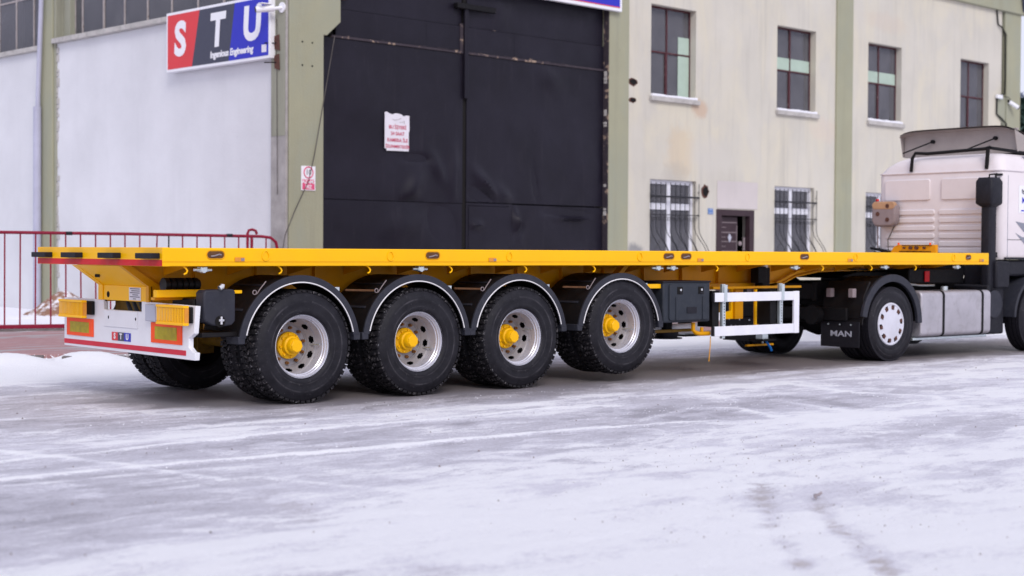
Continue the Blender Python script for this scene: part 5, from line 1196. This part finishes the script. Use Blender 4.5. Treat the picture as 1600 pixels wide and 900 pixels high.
for z in (2.08, 1.96, 1.84, 1.72, 1.60, 1.50): rear_raise(.02, .90, z-.043, z+.035, .022, .03); rear_raise(-.98, -.06, z-.043, z+.035, .022, .03)
MB().box(CX0-.02, CX0+.05, CY0+.08, CY1+.06, 1.40, 1.475).build('rear_sill', 'black_plastic', cab, .01)
MB().tube([(CX0-.05, CY1+.08, 1.53), (CX0-.08, .75, 1.47), (CX0-.09, .40, 1.45)], .022, 8).build('cab_stay', 'dark_steel', cab)
MB().tube([(CX0-.02, CY1-.03, 1.48), (CX0-.02, CY1-.02, 2.05)], .012, 6).build('corner_pipe', 'horn', cab)
MB().cyl((CX0, CY1-.02, 2.27), (CX0-.03, CY1, 2.27), .03, 10).build('red_marker', 'red_tape', cab)
hn = MB().prism(bevel_box_poly(.62, 1.06, 1.86, 2.26, .12, 5), 'x', CX0-.17, CX0-.03).build('lamp_housing', 'horn', cab, .03)
MB().prism([(p[0], p[1]) for p in bevel_box_poly(.632, 1.048, 2.13, 2.248, .055, 5)], 'x', CX0-.174, CX0-.1).build('housing_top', 'horn_rust', hn, .01)
for y, z in ((.76, 2.18), (.94, 2.06), (.76, 1.97)): MB().cyl((CX0-.178, y, z), (CX0-.165, y, z), .034, 14).build('lamp_hole', 'rust', hn)
MB().tube([(CX0-.04, .72, 1.88), (CX0-.05, .78, 1.75), (CX0-.04, .84, 1.66), (CX0-.05, .82, 1.48)], .008, 6).build('lamp_cable', 'wire', cab)
# side of cab: door seam, lower decals, sticker
ys = CY0-.001
MB().box(2.30, 4.0, ys-.002, ys+.002, 1.655, 1.663).build('door_seam', 'dark_steel', cab); MB().box(2.31, 2.318, ys-.002, ys+.002, 1.40, 2.6).build('door_seam', 'cab_grey', cab)
MB().box(2.25, 3.9, ys-.02, ys+.01, 1.37, 1.40).build('door_bottom', 'black_plastic', cab)
sk = MB().box(2.60, 3.25, ys-.004, ys-.001, 2.06, 2.46).build('door_sticker', 'sign_white', cab)
letter('MEKON', .125, 'sign_blue', sk, face_mtx((2.90, ys-.006, 2.24), (1, 0, 0)), bold=.003, extr=.001)
letter('NAK.', .10, 'sign_blue', sk, face_mtx((2.86, ys-.006, 2.145), (1, 0, 0)), bold=.003, extr=.001)
MB().tube([(2.72+.04*math.cos(a), ys-.006, 2.385+.045*math.sin(a)) for a in np.linspace(2.6, 6.8, 10)], .006, 5).tube([(2.70, ys-.006, 2.40), (2.72, ys-.006, 2.36), (2.76, ys-.006, 2.41)], .006, 5).build('sticker_emblem', 'dark_print', sk)
MB().box(2.66, 3.15, ys-.006, ys-.0045, 2.082, 2.10).build('sticker_line', 'sign_blue', sk)
MB().prism([(2.52, 1.93), (3.3, 1.85), (3.3, 1.70), (2.74, 1.78)], 'y', ys-.004, ys-.001).build('decal_stripe', 'cab_grey', cab)
MB().prism([(2.52, 1.76), (2.70, 1.70), (3.3, 1.69), (3.3, 1.52), (2.82, 1.56)], 'y', ys-.0035, ys-.001).build('decal_stripe', 'cab_grey', cab)
MB().prism([(2.75, 2.90), (3.6, 2.88), (3.6, 2.80), (3.0, 2.82)], 'y', CY0+.045, CY0+.06).build('decal_stripe', 'cab_grey', cab)
MB().box(2.9, 3.7, ys-.003, ys+.01, 1.98, 2.04).build('door_window', 'glass', cab) if False else None
# windscreen and side glass further forward (out of the photograph's frame)
MB().prism(bevel_box_poly(3.35, 4.0, 2.0, 2.55, .05, 3), 'y', ys-.004, ys+.01).build('door_window', 'dark_void', cab)
MB().prism(bevel_box_poly(-1.0, .95, 1.95, 2.6, .06, 3), 'x', CX1-.01, CX1+.006).build('windscreen', 'dark_void', cab)
# air intake stack
sx_, sy_ = 1.90, -1.10
sn = MB().loft([[(x, y, z) for x, y in plan(sx_-i, sx_+.19+i, sy_-i, sy_+.16+i, .04, 3)] for z, i in ((.75, .0), (2.13, .0), (2.17, .05), (2.19, .06), (2.50, .06), (2.56, .03))]).build('intake_stack', 'black_plastic', tk, smooth=40)
MB().tube([(sx_+.05, sy_+.05, 2.56), (sx_+.05, sy_+.05, 2.60), (sx_+.25, sy_+.05, 2.62)], .012, 6).tube([(sx_+.14, sy_, 2.56), (sx_+.14, sy_, 2.60), (sx_+.3, sy_, 2.61)], .018, 6).build('stack_clamp', 'dark_steel', sn)
# roof frame and deflector
MB().tube([(CX0-.02, .44, 2.70), (CX0-.02, .42, 2.90), (CX0+.0, .38, 2.985), (CX0+.05, .2, 2.97), (CX0+.05, -.80, 3.0), (CX0+.06, -.88, 3.02)], .026, 8).tube([(CX0+.0, -.86, 2.70), (CX0+.0, -.88, 3.0)], .030, 8).tube([(CX0+.06, -.88, 3.01), (CX0+.6, -1.0, 2.97), (CX0+1.3, -1.05, 2.93)], .024, 8).build('roof_frame', 'dark_steel', tk)
def defl(u, v):
    y = -1.02+2.04*u; x = 2.62+1.25*v+.0*u; k_ = abs(2*u-1)**8
    z = 3.375-.42*v**1.4-.07*k_; x += .03*k_; return (x, y, z)
dm = MB().grid(defl, 20, 12); dm.grid(lambda u, v: tuple(np.array(defl(u, v))-np.array((.012, 0, .025))), 20, 12)
df = dm.build('roof_deflector', 'deflector', tk, smooth=50, fix=False)
MB().prism([(2.66, 3.30), (3.85, 2.94), (2.74, 2.97)], 'y', 1.0, 1.018).prism([(2.66, 3.30), (3.85, 2.94), (2.74, 2.97)], 'y', -1.018, -1.0).build('deflector_cheek', 'deflector', df, .006)
MB().box(2.75, 2.80, -.99, .99, 2.96, 3.33).build('deflector_back_plate', 'deflector', df)
for y in (.45, -.65): MB().tube([(2.30, y+.25, 3.0), (2.72, y, 3.19)], .012, 6).cyl((2.70, y, 3.19), (2.76, y, 3.19), .03, 10).build('deflector_strut', 'dark_steel', df)

# ================================================================== FAR BACKGROUND at the right edge
def conifer(x, y, h, r, m, label, seed):
    rr = random.Random(seed); t = empty('pine_tree', label, 'tree', (x, y, 0))
    MB().cyl((0, 0, -.1), (0, 0, h*.95), h*.022, 8, .02).build('trunk', 'bark', t)
    mb = MB()
    for k in range(1500):
        q = rr.random()**.8; z = h*(.12+.88*q); R_ = r*(1-q)**.8*(.75+.35*math.sin(z*5+seed))+.1; a = rr.uniform(0, 2*PI); d_ = R_*rr.uniform(.25, 1)**.5
        c = Vector((d_*math.cos(a), d_*math.sin(a), z-.2*d_)); s_ = rr.uniform(.15, .4)
        u = Vector((math.cos(a), math.sin(a), -.35)).normalized()*s_; v_ = Vector((-math.sin(a), math.cos(a), rr.uniform(-.4, .4)))*s_*.45
        mb.add([c-u-v_, c-u+v_, c+u], [(0, 1, 2)])
    mb.build('crown', m, t, smooth=0, fix=False); return t
conifer(47.9, 20.0, 7.4, 2.6, 'pine', 'dark green pine at the far right edge behind the truck', 1)
conifer(50.5, 17.5, 7.0, 2.5, 'pine', 'second dark pine standing nearer the road than the first', 4)
conifer(56, 25.0, 8.6, 3.2, 'frost', 'pale frosted tree behind the dark pine at the right edge', 8)
sh = empty('storage_shed', 'low dark shed beneath the pines at the right edge', 'shed', (52, 20.5, 0), .05)
MB().box(0, 8, -3, 5, 0, 4.6).build('wall', 'dark_steel', sh); MB().prism([(-3.3, 4.6), (5.3, 4.6), (1, 6.0)], 'x', -.2, 8.2).build('roof', 'roof_sheet', sh)
